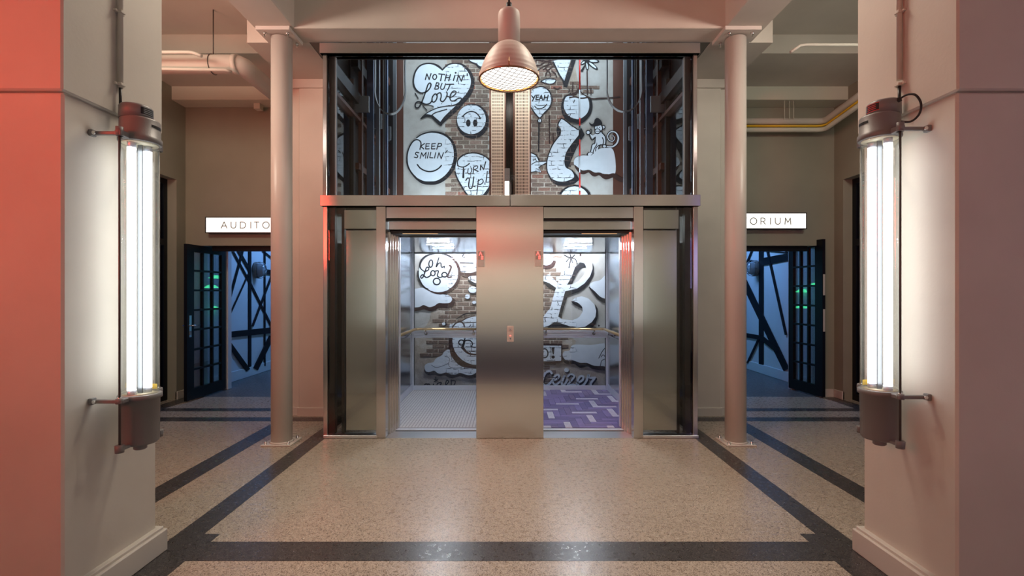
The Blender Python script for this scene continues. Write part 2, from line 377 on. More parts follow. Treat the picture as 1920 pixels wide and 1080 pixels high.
# side walls with tall night windows, bay back walls with doorways, rear of the hall
for s, sd in ((-1, 'left'), (1, 'right')):
    X = s*4.72; XO = s*4.9
    wl = struct('wall_'+sd, MB().box(X, XO, 1.5, 5.0, 0, 4.63).box(X, XO, 6.85, 7.56, 0, 4.63).box(X, XO, 5.0, 6.85, 3.12, 4.63), warm_wall)
    MB().box(X, XO, -7.5, 1.5, 0, 4.63).build('wall_hall', cream, wl); MB().box(X-s*.05, X+.0, -7.4, -.5, 2.65, 3.6, bev=.01).build('red_band', redwall, wl)
    MB().box(X-s*.015, X+s*.02, 6.85, 7.045, 0, .115, bev=.004).build('baseboard', trimw, wl)
    wn = struct('window_%d' % (1 if s < 0 else 2), MB().box(s*4.85, s*4.90, 5.0, 5.06, 0, 3.12).box(s*4.85, s*4.90, 6.78, 6.85, 0, 3.12)
           .box(s*4.85, s*4.9, 5.06, 6.78, 3.05, 3.12).box(s*4.85, s*4.9, 5.06, 6.78, 0, .09).box(s*4.85, s*4.9, 5.06, 6.78, 2.18, 2.27).box(s*4.86, s*4.89, 5.9, 5.95, .09, 3.05), blacksatin)
    for za, zb in ((.09, 2.18), (2.27, 3.05)):
        MB().box(s*4.87, s*4.88, 5.06, 5.90, za, zb).build('pane', winglass, wn); MB().box(s*4.87, s*4.88, 5.95, 6.78, za, zb).build('pane', winglass, wn)
    wb = struct('wall_back_'+sd, MB().box(s*4.50, s*4.72, 7.04, 7.10, 0, 2.20).box(s*1.98, s*3.0, 7.04, 7.5, 0, 4.3).box(s*3.0, s*4.72, 7.04, 7.50, 2.20, 4.3), warm_wall)
    MB().box(s*4.50, s*4.705, 7.025, 7.05, 0, .115, bev=.004).build('baseboard', trimw, wb)
    MB().box(s*3.0, s*4.37, 7.10, 7.16, 2.125, 2.198, bev=.004).build('door_head', blacksatin, wb)
    MB().box(s*4.405, s*4.50, 7.56, 7.66, 0, 2.6, bev=.004).build('door_jamb', white_wall, wb)
    # aisle beyond the doorway
    wa = struct('wall_aisle_'+sd, MB().box(s*4.72, s*4.9, 7.56, 13.2, 0, 4.0).box(s*2.1, s*2.0, 8.1, 13.2, 0, 4.0).box(s*2.0, s*4.9, 13.2, 13.3, 0, 4.0), white_wall)
    MB().box(s*4.70, s*4.73, 7.66, 13.19, 0, .17, bev=.004).build('baseboard', white_wall, wa)
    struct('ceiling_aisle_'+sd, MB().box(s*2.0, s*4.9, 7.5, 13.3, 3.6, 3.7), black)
    if s < 0:
        strips = [((467.5, 468), (467.5, 694), 5), ((435, 470), (467.6, 530), 3.2), ((467.6, 530), (516, 628), 3.4), ((446, 470), (467, 507), 4.5),
            ((454, 470), (422, 588), 3.2), ((465, 513), (421, 609), 1.8), ((495, 470), (495, 686), 2.2), ((508, 517), (472, 612), 3),
            ((484, 507.5), (512, 511.5), 9), ((491, 470), (510, 486), 2), ((422, 628), (510, 619), 11), ((424, 640), (463, 694), 8), ((507, 631), (477, 692), 9)]
    else:
        strips = [((1428, 460), (1428, 686), 8), ((1431, 491), (1478, 482), 14), ((1394, 497), (1412, 493), 12), ((1394, 466.5), (1478, 474), 2),
            ((1415, 460), (1403, 490), 3), ((1438, 460), (1475, 628), 3.2), ((1392, 519), (1476, 693), 11), ((1392, 627), (1427, 633), 8),
            ((1427, 631), (1460, 658), 8), ((1424, 636), (1403, 681), 3), ((1464, 461), (1478, 470), 7)]
    for si, (a, b, wd) in enumerate(strips):
        d = Vector((b[0]-a[0], b[1]-a[1])).normalized(); n_ = Vector((-d.y, d.x))*wd/2
        q = [onX(p[0]+e*n_.x, p[1]+e*n_.y, s*4.717)-Vector((s*.0012*si, 0, 0)) for p, e in ((a, 1), (b, 1), (b, -1), (a, -1))]
        r = [v-Vector((s*.015, 0, 0)) for v in q]
        MB().add(q+r, [(0, 1, 2, 3), (4, 5, 6, 7), (0, 1, 5, 4), (1, 2, 6, 5), (2, 3, 7, 6), (3, 0, 4, 7)]).build('painted_timber', blacksatin, wa)
wr = struct('wall_rear', MB().box(-5.6, 5.6, -7.6, -7.4, 0, 2.65), cream)
struct('wall_rear_upper', MB().box(-5.6, 5.6, -7.6, -7.35, 2.65, 3.6), redwall)
struct('wall_rear_top', MB().box(-5.6, 5.6, -7.6, -7.4, 3.6, 4.63), cream)

# pier beside the lifts
for s, sd in ((-1, 'left'), (1, 'right')):
    pr = struct('wall_pier_back_'+sd, MB().box(s*1.985, s*2.60, 5.95, 7.04, 0, 4.14, bev=.01).box(s*2.60, s*2.74, 5.98, 7.04, 0, 4.14, bev=.01), cream)
    MB().box(s*1.985, s*2.61, 5.935, 5.96, 0, .105, bev=.003).box(s*2.59, s*2.755, 5.965, 6.02, 0, .105, bev=.003).build('baseboard', trimw, pr)
# big near piers
for s, sd in ((-1, 'left'), (1, 'right')):
    pr = struct('wall_pier_front_'+sd, MB().box(s*2.075, s*2.73, 2.245, 2.84, 0, 2.458, bev=.010), cream)
    MB().box(s*2.06, s*2.745, 2.225, 2.87, 2.458, 4.63, bev=.008).build('upper_cladding', cream, pr)
    MB().box(s*2.08, s*2.725, 2.255, 2.83, 2.44, 2.47).build('joint', trimw, pr)
    MB().box(s*2.03, s*2.77, 2.20, 2.873, 0, .13, bev=.006).box(s*2.045, s*2.755, 2.215, 2.86, .12, .148, bev=.004).build('baseboard', trimw, pr)

# ================================================================== STEEL COLUMNS
def column(x, side, words):
    c = thing('steel_column', words, 'column', (x, 4.91, 0), 'steel columns on bolted plates')
    MB().cyl((x, 4.91, .01), (x, 4.91, 4.09), .101, 40).build('shaft', col_paint, c)
    MB().box(x-.147, x+.147, 4.772, 5.048, .0015, .014, bev=.002).build('base_plate', col_paint, c)
    MB().lathe([(.118, 0), (.104, .014)], (x, 4.91, .013), 40).build('weld', col_paint, c)
    MB().box(x-.18, x+.155 if side < 0 else x+.18, 4.74, 5.05, 4.10, 4.138, bev=.003).build('cap_plate', col_paint, c)
    for dx in (-.112, .112):
        for dy in (-.105, .105):
            MB().lathe([(.016, 0), (.016, .005), (.013, .006), (.013, .020), (.009, .027), (.002, .030)], (x+dx, 4.91+dy, .013), 6).build('bolt', chrome, c)
            MB().lathe([(.016, 0), (.016, -.018), (.008, -.02), (.008, -.038)], (x+dx, 4.9+dy, 4.10), 6).build('bolt', chrome, c)
column(-2.315, -1, 'round cream steel column left of the lifts, in front of the left sign')
column(2.29, 1, 'round cream steel column right of the lifts, in front of the right sign')

# ================================================================== LIFT ENCLOSURE
E = 5.05
enc = thing('elevator_enclosure', 'brushed steel and glass enclosure around the two lifts', 'elevator', (0, E, 0))
def eb(name, x0, x1, z0, z1, d0=0, d1=.08, m=steel, lab=None, bev=.003):
    return MB().box(x0, x1, E+d0, E+d1, z0, z1, bev=bev).build(name, m, enc, lab)
def X_(px): return (px-CX)*E/F
def Z_(py): return H-(py-CY)*E/F
eb('top_beam', X_(601), X_(1311), Z_(102), Z_(83), -.03, .10)
eb('middle_beam', X_(602.5), X_(956), Z_(387), Z_(367), -.035, .10); eb('middle_beam', X_(957), X_(1311), Z_(387), Z_(366), -.035, .10)
eb('corner_post', X_(606), X_(613.5), .03, Z_(387), 0, .06, steel_v); eb('corner_post', X_(605), X_(612.5), Z_(367), Z_(102), 0, .06, steel_v)
eb('corner_post', X_(1300), X_(1308.5), .03, Z_(387), 0, .06, steel_v); eb('corner_post', X_(1300), X_(1307.5), Z_(367), Z_(102), 0, .06, steel_v)
eb('centre_panel', X_(893), X_(1019), .002, Z_(387.5), -.012, .30, steel_v, 'wide brushed steel panel between the two lift doors')
eb('door_post', X_(705.5), X_(723.5), .002, Z_(387.5), -.01, .14, steel_v); eb('door_post', X_(1188), X_(1206), .002, Z_(387.5), -.01, .14, steel_v)
for s in (-1, 1):
    a, b = (X_(724), X_(892.7)) if s < 0 else (X_(1019.3), X_(1187.7))
    eb('door_header', a, b, Z_(409), Z_(388), .002, .10)
    eb('header_gap', a, b, Z_(413), Z_(408), .03, .12, black)
    eb('inner_header', a+(.012 if s < 0 else 0), b-(.012 if s > 0 else 0), Z_(431.5)+.015, Z_(411), .07, .14)
    eb('door_gear', a, b, 2.155, 2.20, .14, .40, darkmetal)
    g0, g1 = (a+.14, a+.52) if s < 0 else (b-.52, b-.14)
    MB().box(g0, g1, E+.142, E+.15, 2.152, 2.157).build('gear_strip', warmedge_e, enc)
    # stepped steel jamb
    jx = X_(723.5) if s < 0 else X_(1188)
    for i in range(4):
        xx = jx - s*(.0+.014*i)
        MB().box(jx-s*.0, xx-s*.016, E+.13+.055*i, E+.20+.055*i, .002, 2.17, bev=.002).build('jamb', steel_v, enc)
    MB().box(jx-s*.052, jx-s*.064, E+.35, E+.40, .02, 2.15, bev=.002).build('jamb_edge', alu, enc)
    # sills
    MB().box(a, b, E-.005, E+.24, -.002, .004).build('threshold', steel_light, enc)
    MB().box(a, b, E+.27, E+.33, .0, .012, bev=.002).build('door_sill', alu, enc)
    MB().box(a, b, E+.24, E+.27, -.01, .001).build('sill_gap', black, enc)
    # glass front beside the door post with the parked steel door behind it
    g0, g1 = (X_(613.5), X_(705.5)) if s < 0 else (X_(1206), X_(1300))
    MB().box(g0, g1, E+.02, E+.03, .035, Z_(388)).build('side_pane', tinted, enc)
    MB().box(X_(607) if s < 0 else X_(1205), X_(707) if s < 0 else X_(1309), E-.02, E+.10, .002, .033, bev=.003).build('side_sill', steel_light, enc)
    p0, p1 = (X_(646), X_(704)) if s < 0 else (X_(1208), X_(1272))
    MB().box(p0, p1, E+.045, E+.085, .07, Z_(430.5), bev=.003).build('parked_door', steel_v, enc, 'steel sliding door leaf parked behind the side glass')
    MB().box(p0-(.02 if s < 0 else 0), p1+(0 if s < 0 else .02), E+.04, E+.11, Z_(428.5), Z_(392), bev=.004).build('door_gear_box', steel, enc)
    q = X_(640) if s < 0 else X_(1275)
    MB().box(q-.014, q+.014, E+.05, E+.11, .035, Z_(388)).build('mullion', darkmetal, enc)
    # upper front glass
    u0, u1 = (X_(613), X_(956)) if s < 0 else (X_(957), X_(1300))
    MB().box(u0, u1, E+.03, E+.04, Z_(366), Z_(103)).build('front_pane', shaftglass, enc)
    # glass sides
    MB().box(s*1.925, s*1.933, E+.07, 5.93, .03, 4.05).build('side_glass', clear, enc)
    # dark framing of the shaft
    MB().box(s*1.905, s*1.845, E+.05, E+.12, 0, 4.12).build('shaft_post', darkmetal, enc)
    MB().box(s*1.845, s*1.83, E+.05, E+.07, 2.5, 4.0).build('shaft_post_edge', greymetal, enc)
    MB().box(s*1.985, s*1.90, 5.88, 5.95, 0, 4.12).build('shaft_post', darkmetal, enc)
    MB().box(s*1.985, s*1.96, 5.95, MW-.02, 0, 5.95).build('shaft_wall', darkmetal, enc)
    for (x0, x1, y0, y1, m_) in ((1.905, 1.86, 6.08, 6.14, brownmetal), (1.82, 1.735, 6.15, 6.18, bluemetal), (1.93, 1.84, 6.45, 6.52, brownmetal),
                                 (1.80, 1.755, 6.50, 6.55, greymetal), (1.885, 1.80, 6.85, 6.9, brownmetal), (1.79, 1.77, 6.86, 6.9, greymetal), (1.76, 1.735, 6.84, 6.9, bluemetal),
                                 (1.90, 1.87, 7.2, 7.25, greymetal), (1.765, 1.72, 7.30, 7.345, greymetal), (1.96, 1.79, 7.55, 7.6, darkmetal)):
        MB().box(s*x0, s*x1, y0, y1, 0.1, 5.9).build('guide_rail', m_, enc)
    for (z0, z1, y0, y1, m_) in ((3.86, 4.0, E+.1, 7.6, darkmetal), (4.3, 4.42, 5.95, 7.6, darkmetal), (4.75, 4.85, 5.6, 7.6, brownmetal), (3.66, 3.70, 5.2, 7.0, brownmetal), (3.05, 3.13, 6.0, 7.6, brownmetal), (2.42, 2.5, E+.1, 7.6, darkmetal)):
        MB().box(s*1.955, s*1.87, y0, y1, z0, z1).build('side_rail', m_, enc)
    for yy in (6.0, 6.6, 7.1):
        MB().box(s*1.93, s*1.75, yy, yy+.03, 3.76, 3.96).build('rail_bracket', greymetal, enc)
MB().box(-1.9, 1.9, E+.05, E+.13, 4.012, 4.1).build('rear_top_rail', darkmetal, enc)
MB().box(-1.9, 1.9, E+.10, E+.30, 2.36, 2.5).build('rear_middle_rail', darkmetal, enc)

# perforated guards in the middle of the shaft, with real slots
def perforated(x0, x1, name, lab, yy=5.62):
    t = thing(name, lab, 'guard', ((x0+x1)/2, yy, 2.36), 'perforated guards between the lifts')
    mb = MB(); nx = 9; z = 2.40; row = .0375; wcell = (x1-x0-.02)/nx; sw = wcell*.5
    mb.box(x0, x0+.01, yy, yy+.006, 2.36, 5.2); mb.box(x1-.01, x1, yy, yy+.006, 2.36, 5.2)
    while z < 4.45:
        mb.box(x0+.01, x1-.01, yy, yy+.006, z, z+.009)
        for i in range(nx): 
            c = x0+.01+wcell*i; mb.box(c+sw, c+wcell, yy, yy+.006, z+.009, z+row)
        z += row
    mb.build('perforated_plate', [pbr('perforated_steel', (.80, .71, .60), .45, .1)], t)
    MB().box(x0, x1, yy+.05, yy+.06, 2.36, 5.2).build('backing', darkmetal, t)
    MB().box(x0-.022, x0-.004, yy-.01, yy+.05, 2.36, 5.2).build('edge_angle', brownmetal, t)
    MB().box(x1+.004, x1+.016, yy-.01, yy+.05, 2.36, 5.2).build('edge_angle', brownmetal, t)
yy = 5.62
perforated((921-CX)*yy/F, (946-CX)*yy/F, 'perforated_guard', 'tall perforated metal guard left of the dark gap above the lift doors')
perforated((965.5-CX)*yy/F, (993-CX)*yy/F, 'perforated_guard', 'tall perforated metal guard right of the dark gap above the lift doors')
t = thing('counterweight_column', 'dark steel column between the two perforated guards', 'column', (0, 5.8, 2.36))
MB().box(-.075, .07, 5.80, 5.9, 2.36, 5.2).build('channel', darkmetal, t); MB().box(.01, .016, 5.775, 5.80, 2.36, 5.2).build('edge', brownmetal, t)
t = thing('shaft_tube_light', 'short lit tube light in the dark gap above the middle beam', 'light', (-.03, 5.5, 2.5))
MB().box(-.06, .0, 5.48, 5.52, 2.78, 2.93, bev=.004).build('housing', greymetal, t)
MB().cyl((-.045, 5.49, 2.45), (-.045, 5.49, 2.78), .011, 12).cyl((-.02, 5.49, 2.45), (-.02, 5.49, 2.78), .011, 12).build('tube', shafttube_e, t)
MB().box(-.06, .02, 5.52, 5.54, 2.36, 2.9).build('bracket', darkmetal, t)
# hanging travelling cables
for (a, b, bot, lab) in ((703, 760, 214, 'flat grey cable hanging in a loop in the left part of the shaft'), (1138, 1203, 209.5, 'flat grey cable hanging in a loop in the right part of the shaft')):
    y = 6.0; D = y; mid = (a+b)/2; hw = (b-a)/2; pts = []
    pts.append((a, 40)); pts.append((a+.5, 150))
    for i in range(0, 19):
        an = PI*i/18; pts.append((mid-hw*math.cos(an), 168+(bot-168)*math.sin(an)))
    pts.append((b-.5, 140)); pts.append((b, 40))
    P = catmull(pts, False, 3); vs = []; fs = []
    for i, p in enumerate(P):
        q = onD(p[0], p[1], D)
        a0 = P[max(0, i-1)]; a1 = P[min(len(P)-1, i+1)]; d = Vector((a1[0]-a0[0], 0, -(a1[1]-a0[1]))).normalized(); nn = Vector((-d.z, 0, d.x))*.004
        for e, yo in ((1, -.03), (1, .03), (-1, .03), (-1, -.03)): vs.append(q+nn*e+Vector((0, yo, 0)))
    for i in range(len(P)-1):
        for e in range(4): fs.append((i*4+e, i*4+(e+1) % 4, i*4+4+(e+1) % 4, i*4+4+e))
    MB().add(vs, fs, 0, False).build('travelling_cable', [greymetal], None, lab, cat='cable', group='looped cables in the shaft')
# red and white pole
t = thing('banded_pole', 'thin red and white pole in front of the mural, right of the balloon', 'pole', onD(1087, 366, 7.5))
segs = [(60, 168, redp), (168, 222, whitep), (222, 236, redp), (236, 262, darkmetal), (262, 292, redp), (292, 324, whitep), (324, 352, redp), (352, 358, whitep), (358, 366, redp)]
for (a, b, m) in segs: MB().cyl(onD(1087, b, 7.5), onD(1087, a if a > 60 else 90, 7.5), .0125 if m is not whitep else .008, 8).build('pole_section', m, t)
MB().cyl(onD(1085.5, 366, 7.48), onD(1085.5, 90, 7.48), .003, 6).build('cord', black, t)

# ================================================================== LIFT CARS
pale_floor = pbr('pale_rubber_floor', (.36, .34, .37), .7)
def car(s, words):
    c = thing('elevator_car', words, 'elevator car', (s*.83, 6.3, 0), 'open lift cars')
    xo, xi = s*1.52, s*.14; y0, y1 = 5.42, 7.54; z1 = 2.135
    MB().box(xo, xi, y0, y1+.02, -.10, .0022).build('car_floor', grout if s > 0 else pale_floor, c)
    MB().box(xo, s*1.57, y0, y1, 0, .86, bev=.002).build('wall_panel', steel_car, c); MB().box(xo, s*1.57, y0, y1, .868, z1, bev=.002).build('wall_panel', steel_car, c)
    MB().box(xo+s*.004, s*1.58, y0, y1, .855, .873).build('panel_joint', black, c)
    MB().box(xi, s*.09, y0, y1, 0, z1, bev=.002).build('wall_panel', steel_car, c)
    MB().box(xo-s*.01, xo, y0, y1, 0, .10, bev=.002).build('skirting', alu, c)
    MB().box(xi+s*.0, xo, y1-.012, y1+.01, 0.0, .07, bev=.002).build('skirting', alu, c)
    MB().box(s*1.56, s*.10, y0-.02, y1+.03, z1, z1+.05, bev=.002).build('car_ceiling', steel_ceiling, c)
    MB().box(xo-s*.0, xo-s*.028, y1-.03, y1+.01, .0, z1, bev=.003).build('corner_post', alu, c)
    MB().box(xo-s*.028, xo-s*.036, y1-.005, y1+.012, .07, z1).build('glazing_bead', black, c)
    MB().box(xo-s*.03, xi, y1-.005, y1+.012, z1-.014, z1-.001).build('glazing_bead', black, c)
    MB().box(xo-s*.03, xi, y1-.004, y1+.004, .07, z1-.012).build('rear_pane', rearglass, c)
    MB().box(xo-s*.02, xi, y1-.03, y1+.02, .815, .925, bev=.006).box(xo-s*.02, xi, y1-.04, y1-.028, .845, .885, bev=.005).build('rear_rail', alu, c)
    # handrail: rear run, rounded corner, side run
    zr = .955; pts = [(xi, 7.44, zr)] + [(s*1.38, 7.44, zr)] + [(s*(1.40+.05*math.sin(a)), 7.39+.05*math.cos(a), zr) for a in (0, .4, .8, 1.2, 1.57)] + [(s*1.45, 7.2, zr), (s*1.45, 5.75, zr)]
    MB().tube(pts, .021, 14).build('handrail', brass, c)
    for (bx, by) in ((s*1.30, 7.46), (s*.56, 7.46)):
        MB().tube([(bx, 7.44, zr-.01), (bx, 7.45, zr-.06), (bx, 7.50, zr-.075)], .010, 8).lathe([(.026, 0), (.022, .012)], (bx, 7.500, zr-.075), 14, 0, Matrix.Rotation(PI/2, 3, 'X')).build('rail_bracket', chrome, c)
    for by in (7.1, 6.3):
        MB().tube([(s*1.45, by, zr-.01), (s*1.46, by, zr-.06), (s*1.515, by, zr-.075)], .009, 8).build('rail_bracket', chrome, c)
    for (ya, xa, xb) in ((6.03, -156, -113), (6.53, -145, -105)):
        if s > 0: xa, xb = (109, 154) if ya < 6.2 else (101, 144)
        MB().box(xa*ya/F, xb*ya/F, ya-.014, ya+.014, z1-.014, z1-.001, bev=.002).build('led_housing', alu, c)
        MB().box(xa*ya/F+.004, xb*ya/F-.004, ya-.011, ya+.011, z1-.0165, z1-.0142).build('led_bar', led_e, c)
    return c
cl = car(-1, 'left lift car with studded grey metal floor and brass handrail')
cr = car(1, 'right lift car with purple herringbone tiled floor and brass handrail')
# studded floor (left): far more than 300 studs, joined
mb = MB(); x = -1.50
while x < -.17:
    y = 5.45
    while y < 7.50:
        mb.box(x, x+.025, y, y+.027, .002, .0045); y += .036
    x += .036
mb.build('floor_studs', pbr('stud_metal', (.66, .64, .66), .7), cl, kind='stuff')
# herringbone tiles (right)
W = .079; N_ = 4; x0, x1, y0, y1 = .15, 1.51, 5.43, 7.525; cache = {}
rnd = random.Random(4)
for i in range(-60, 90):
    for j in range(-20, 30):
        for kind in (0, 1):
            ox = .15+(i+j*N_)*W; oy = 5.43+(i-j*N_)*W
            if kind == 0: r = [ox, ox+N_*W, oy, oy+W]
            else: r = [ox, ox+W, oy+W, oy+(N_+1)*W]
            r = [max(r[0], x0), min(r[1], x1), max(r[2], y0), min(r[3], y1)]
            if r[1]-r[0] < .01 or r[3]-r[2] < .01: continue
            lw, ld = r[1]-r[0], r[3]-r[2]
            v = 3 if ((i+2*j) % 4 == 0 and rnd.random() < .85) else rnd.choice((0, 0, 1, 2))
            key = (round(lw, 3), round(ld, 3), v)
            if key not in cache: cache[key] = MB().box(.0012, lw-.0012, .0012, ld-.0012, .001, .0065, bev=.001).mesh('floor_tile', tiles_m[v])
            o = bpy.data.objects.new('floor_tile', cache[key]); COL.objects.link(o); o.parent = cr
            o.matrix_parent_inverse = Matrix.Translation(-cr.location); o.location = (r[0], r[2], 0)
            if v == 3 and False: pass

# indicators and call panel
def strokes3(mb, polys, wd, y, th=.0015):
    for P in polys:
        for a, b in zip(P, P[1:]):
            a = Vector((a[0], 0, a[1])); b = Vector((b[0], 0, b[1])); d = (b-a).normalized(); nn = Vector((-d.z, 0, d.x))*wd/2
            a2 = a-d*wd*.4; b2 = b+d*wd*.4
            q = [a2+nn, b2+nn, b2-nn, a2-nn]; q = [Vector((p.x, y, p.z)) for p in q]; r = [p-Vector((0, th, 0)) for p in q]
            mb.add(q+r, [(0, 1, 2, 3), (4, 5, 6, 7), (0, 1, 5, 4), (1, 2, 6, 5), (2, 3, 7, 6), (3, 0, 4, 7)])
    return mb
for (px, py, w_) in ((902, 485.5, 'left'), (1009, 485, 'right')):
    x = X_(px); z = Z_(py); yf = E-.012
    t = thing('floor_indicator', 'slim floor indicator with red arrow at the %s edge of the centre panel' % w_, 'indicator', (x, yf, z), 'lift floor indicators')
    MB().box(x-.034, x+.034, yf-.014, yf-.0005, z-.083, z+.083, bev=.003).build('plate', greyplate, t)
    MB().box(x-.028, x+.028, yf-.0155, yf-.013, z-.01, z+.075).build('display', pbr('indicator_window', (.45, .33, .30), .3, .3), t)
    strokes3(MB(), [[(x-.018, z+.035), (x-.004, z+.068), (x+.010, z+.035)]], .006, yf-.0155).build('arrow', red_e, t)
    strokes3(MB(), [[(x+.006, z+.024), (x+.020, z+.024), (x+.020, z-.004), (x+.006, z-.004), (x+.006, z+.024)]], .006, yf-.0155).build('digit', red_e, t)
x = X_(957); z = Z_(625.5); yf = E-.012
t = thing('call_button_panel', 'small steel call button panel in the middle of the centre panel', 'button panel', (x, yf, z))
MB().box(x-.035, x+.035, yf-.012, yf-.0005, z-.083, z+.083, bev=.003).build('plate', greyplate, t)
MB().lathe([(.014, 0), (.014, .004)], (x, yf-.011, z+.045), 20, 0, Matrix.Rotation(PI/2, 3, 'X')).build('button', steel_light, t)
MB().lathe([(.014, 0), (.014, .004)], (x, yf-.011, z-.050), 20, 0, Matrix.Rotation(PI/2, 3, 'X')).build('button', steel_light, t)
strokes3(MB(), [[(x-.007, z-.045), (x, z-.057), (x+.007, z-.045)]], .004, yf-.0155).build('down_mark', black, t)
strokes3(MB(), [[(x-.009, z+.050), (x+.009, z+.050)], [(x-.009, z+.043), (x+.009, z+.043)], [(x-.012, z+.034), (x+.012, z+.034)]], .0025, yf-.0155).build('up_mark', black, t)
strokes3(MB(), [[(x-.005, z-.016), (x+.005, z-.016)], [(x-.005, z-.022), (x+.005, z-.022)]], .004, yf-.0125).build('indicator_light', red_e, t)
# ================================================================== DOORWAY SIGNS
GL = {  # thin sans capitals in a unit box (x 0..w, y 0..1)
 'A': (.95, [[(0, 0), (.475, 1), (.95, 0)], [(.17, .34), (.78, .34)]]),
 'U': (.78, [[(0, 1), (0, .36), (.06, .15), (.2, .03), (.39, 0), (.58, .03), (.72, .15), (.78, .36), (.78, 1)]]),
 'D': (.85, [[(0, 0), (0, 1), (.36, 1), (.64, .92), (.8, .74), (.85, .5), (.8, .26), (.64, .08), (.36, 0), (0, 0)]]),
 'I': (0, [[(0, 0), (0, 1)]]),
 'T': (.74, [[(0, 1), (.74, 1)], [(.37, 1), (.37, 0)]]),
 'O': (1.05, [[(.525+.525*math.cos(2*PI*i/24), .5+.52*math.sin(2*PI*i/24)) for i in range(25)]]),
 'R': (.70, [[(0, 0), (0, 1), (.40, 1), (.60, .92), (.66, .73), (.60, .54), (.40, .46), (0, .46)], [(.36, .46), (.70, 0)]]),
 'M': (.95, [[(0, 0), (.08, 1), (.475, .3), (.87, 1), (.95, 0)]])}
def sign(s, px0, px1, py0, py1, xs, yb, side):
    D = 6.93; a = onD(px0, py1, D); b = onD(px1, py0, D)
    t = thing('illuminated_sign', 'lit white AUDITORIUM box sign above the %s doorway' % side, 'sign', ((a.x+b.x)/2, 7.04, a.z), 'auditorium signs')
    MB().box(a.x, b.x, D+.012, 7.038, a.z, b.z, bev=.003).build('sign_case', black, t)
    MB().box(a.x, b.x, D, D+.015, a.z, a.z+.012).box(a.x, b.x, D, D+.015, b.z-.012, b.z).box(a.x, a.x+.012, D, D+.015, a.z, b.z).box(b.x-.012, b.x, D, D+.015, a.z, b.z).build('sign_rim', black, t)
    MB().box(a.x+.012, b.x-.012, D+.004, D+.012, a.z+.012, b.z-.012).build('sign_face', sign_e, t)
    hgt = 11.6*D/F
    for ch, px in zip('AUDITORIUM', xs):
        wd, ps = GL[ch]; o = onD(px, yb, D)
        strokes3(MB(), [[(o.x+(u-wd/2)*hgt, o.z+v*hgt) for u, v in P] for P in ps], .0088, D+.0038, .003).build('letter', letter, t)
xs0 = [420, 437.5, 455.5, 470, 481, 498.5, 516.5, 530.5, 544, 563]
sign(-1, 384.5, 597, 406.5, 437, xs0, 427.8, 'left')
sign(1, 1301, 1513, 398.5, 429.5, [p+(1477.5-563) for p in xs0], 420.4, 'right')

# ================================================================== GLAZED DOORS
def leaf(p0, p1, zt, side, handle):
    p0 = Vector((*p0, 0)); p1 = Vector((*p1, 0)); d = (p1-p0); L = d.length; d.normalize()
    n = Vector((-d.y, d.x, 0)); zb = .02
    t = thing('glazed_door', 'open black steel door of small glass panes in the %s doorway' % side, 'door', (p1.x, p1.y, 0), 'black glazed doors')
    def slab(name, a, b, z0, z1, th, m, par=t, lab=None, off=0):
        q = [p0+d*u+n*(v+off)+Vector((0, 0, z)) for z in (z0, z1) for v in (-th/2, th/2) for u in (a, b)]
        return MB().add(q, [(0, 2, 3, 1), (4, 5, 7, 6), (0, 1, 5, 4), (2, 6, 7, 3), (0, 4, 6, 2), (1, 3, 7, 5)]).build(name, m, par, lab)
    st = .145; bt = .155; tp = .10; g = .028
    slab('stile', 0, st, zb, zt, .045, blacksatin); slab('stile', L-.10, L, zb, zt, .045, blacksatin)
    slab('bottom_rail', st, L-.10, zb, zb+bt, .045, blacksatin); slab('top_rail', st, L-.10, zt-tp, zt, .045, blacksatin)
    cw = (L-.10-st-2*g)/3; chh = (zt-tp-zb-bt-6*g)/7
    for i in range(2): slab('glazing_bar', st+cw*(i+1)+g*i, st+cw*(i+1)+g*(i+1), zb+bt, zt-tp, .04, blacksatin)
    for j in range(6): slab('glazing_bar', st, L-.10, zb+bt+chh*(j+1)+g*j, zb+bt+chh*(j+1)+g*(j+1), .038, blacksatin)
    for i in range(3):
        for j in range(7):
            slab('pane', st+(cw+g)*i, st+(cw+g)*i+cw, zb+bt+(chh+g)*j, zb+bt+(chh+g)*j+chh, .006, dooglass)
    if handle:
        for sgn in (-1, 1):
            slab('lock_plate', .04, .085, .90, 1.20, .005, chrome, off=sgn*.0255)
            a = p0+d*.062+Vector((0, 0, 1.06)); b = a+n*sgn*.075
            MB().tube([a+n*sgn*.02, b, b+d*.02, b+d*.13], .009, 8).build('handle', chrome, t)
            slab('key_plate', .045, .08, .93, .985, .008, greymetal, off=sgn*.028)
    else:
        slab('lock_plate', -.004, .0, .96, 1.28, .03, greyplate); slab('bolt_plate', -.004, 0, 1.48, 1.78, .03, greyplate)
    MB().lathe([(.011, 0), (.008, .006)], p0+d*.05+Vector((0, -.02, .06)), 10, 0, Matrix.Rotation(PI/2, 3, 'X')).build('floor_bolt', chrome, t)
leaf((-4.46, 6.65), (-4.445, 7.53), 2.19, 'left', True)
leaf((4.50, 6.93), (4.41, 7.62), 2.285, 'right', False)

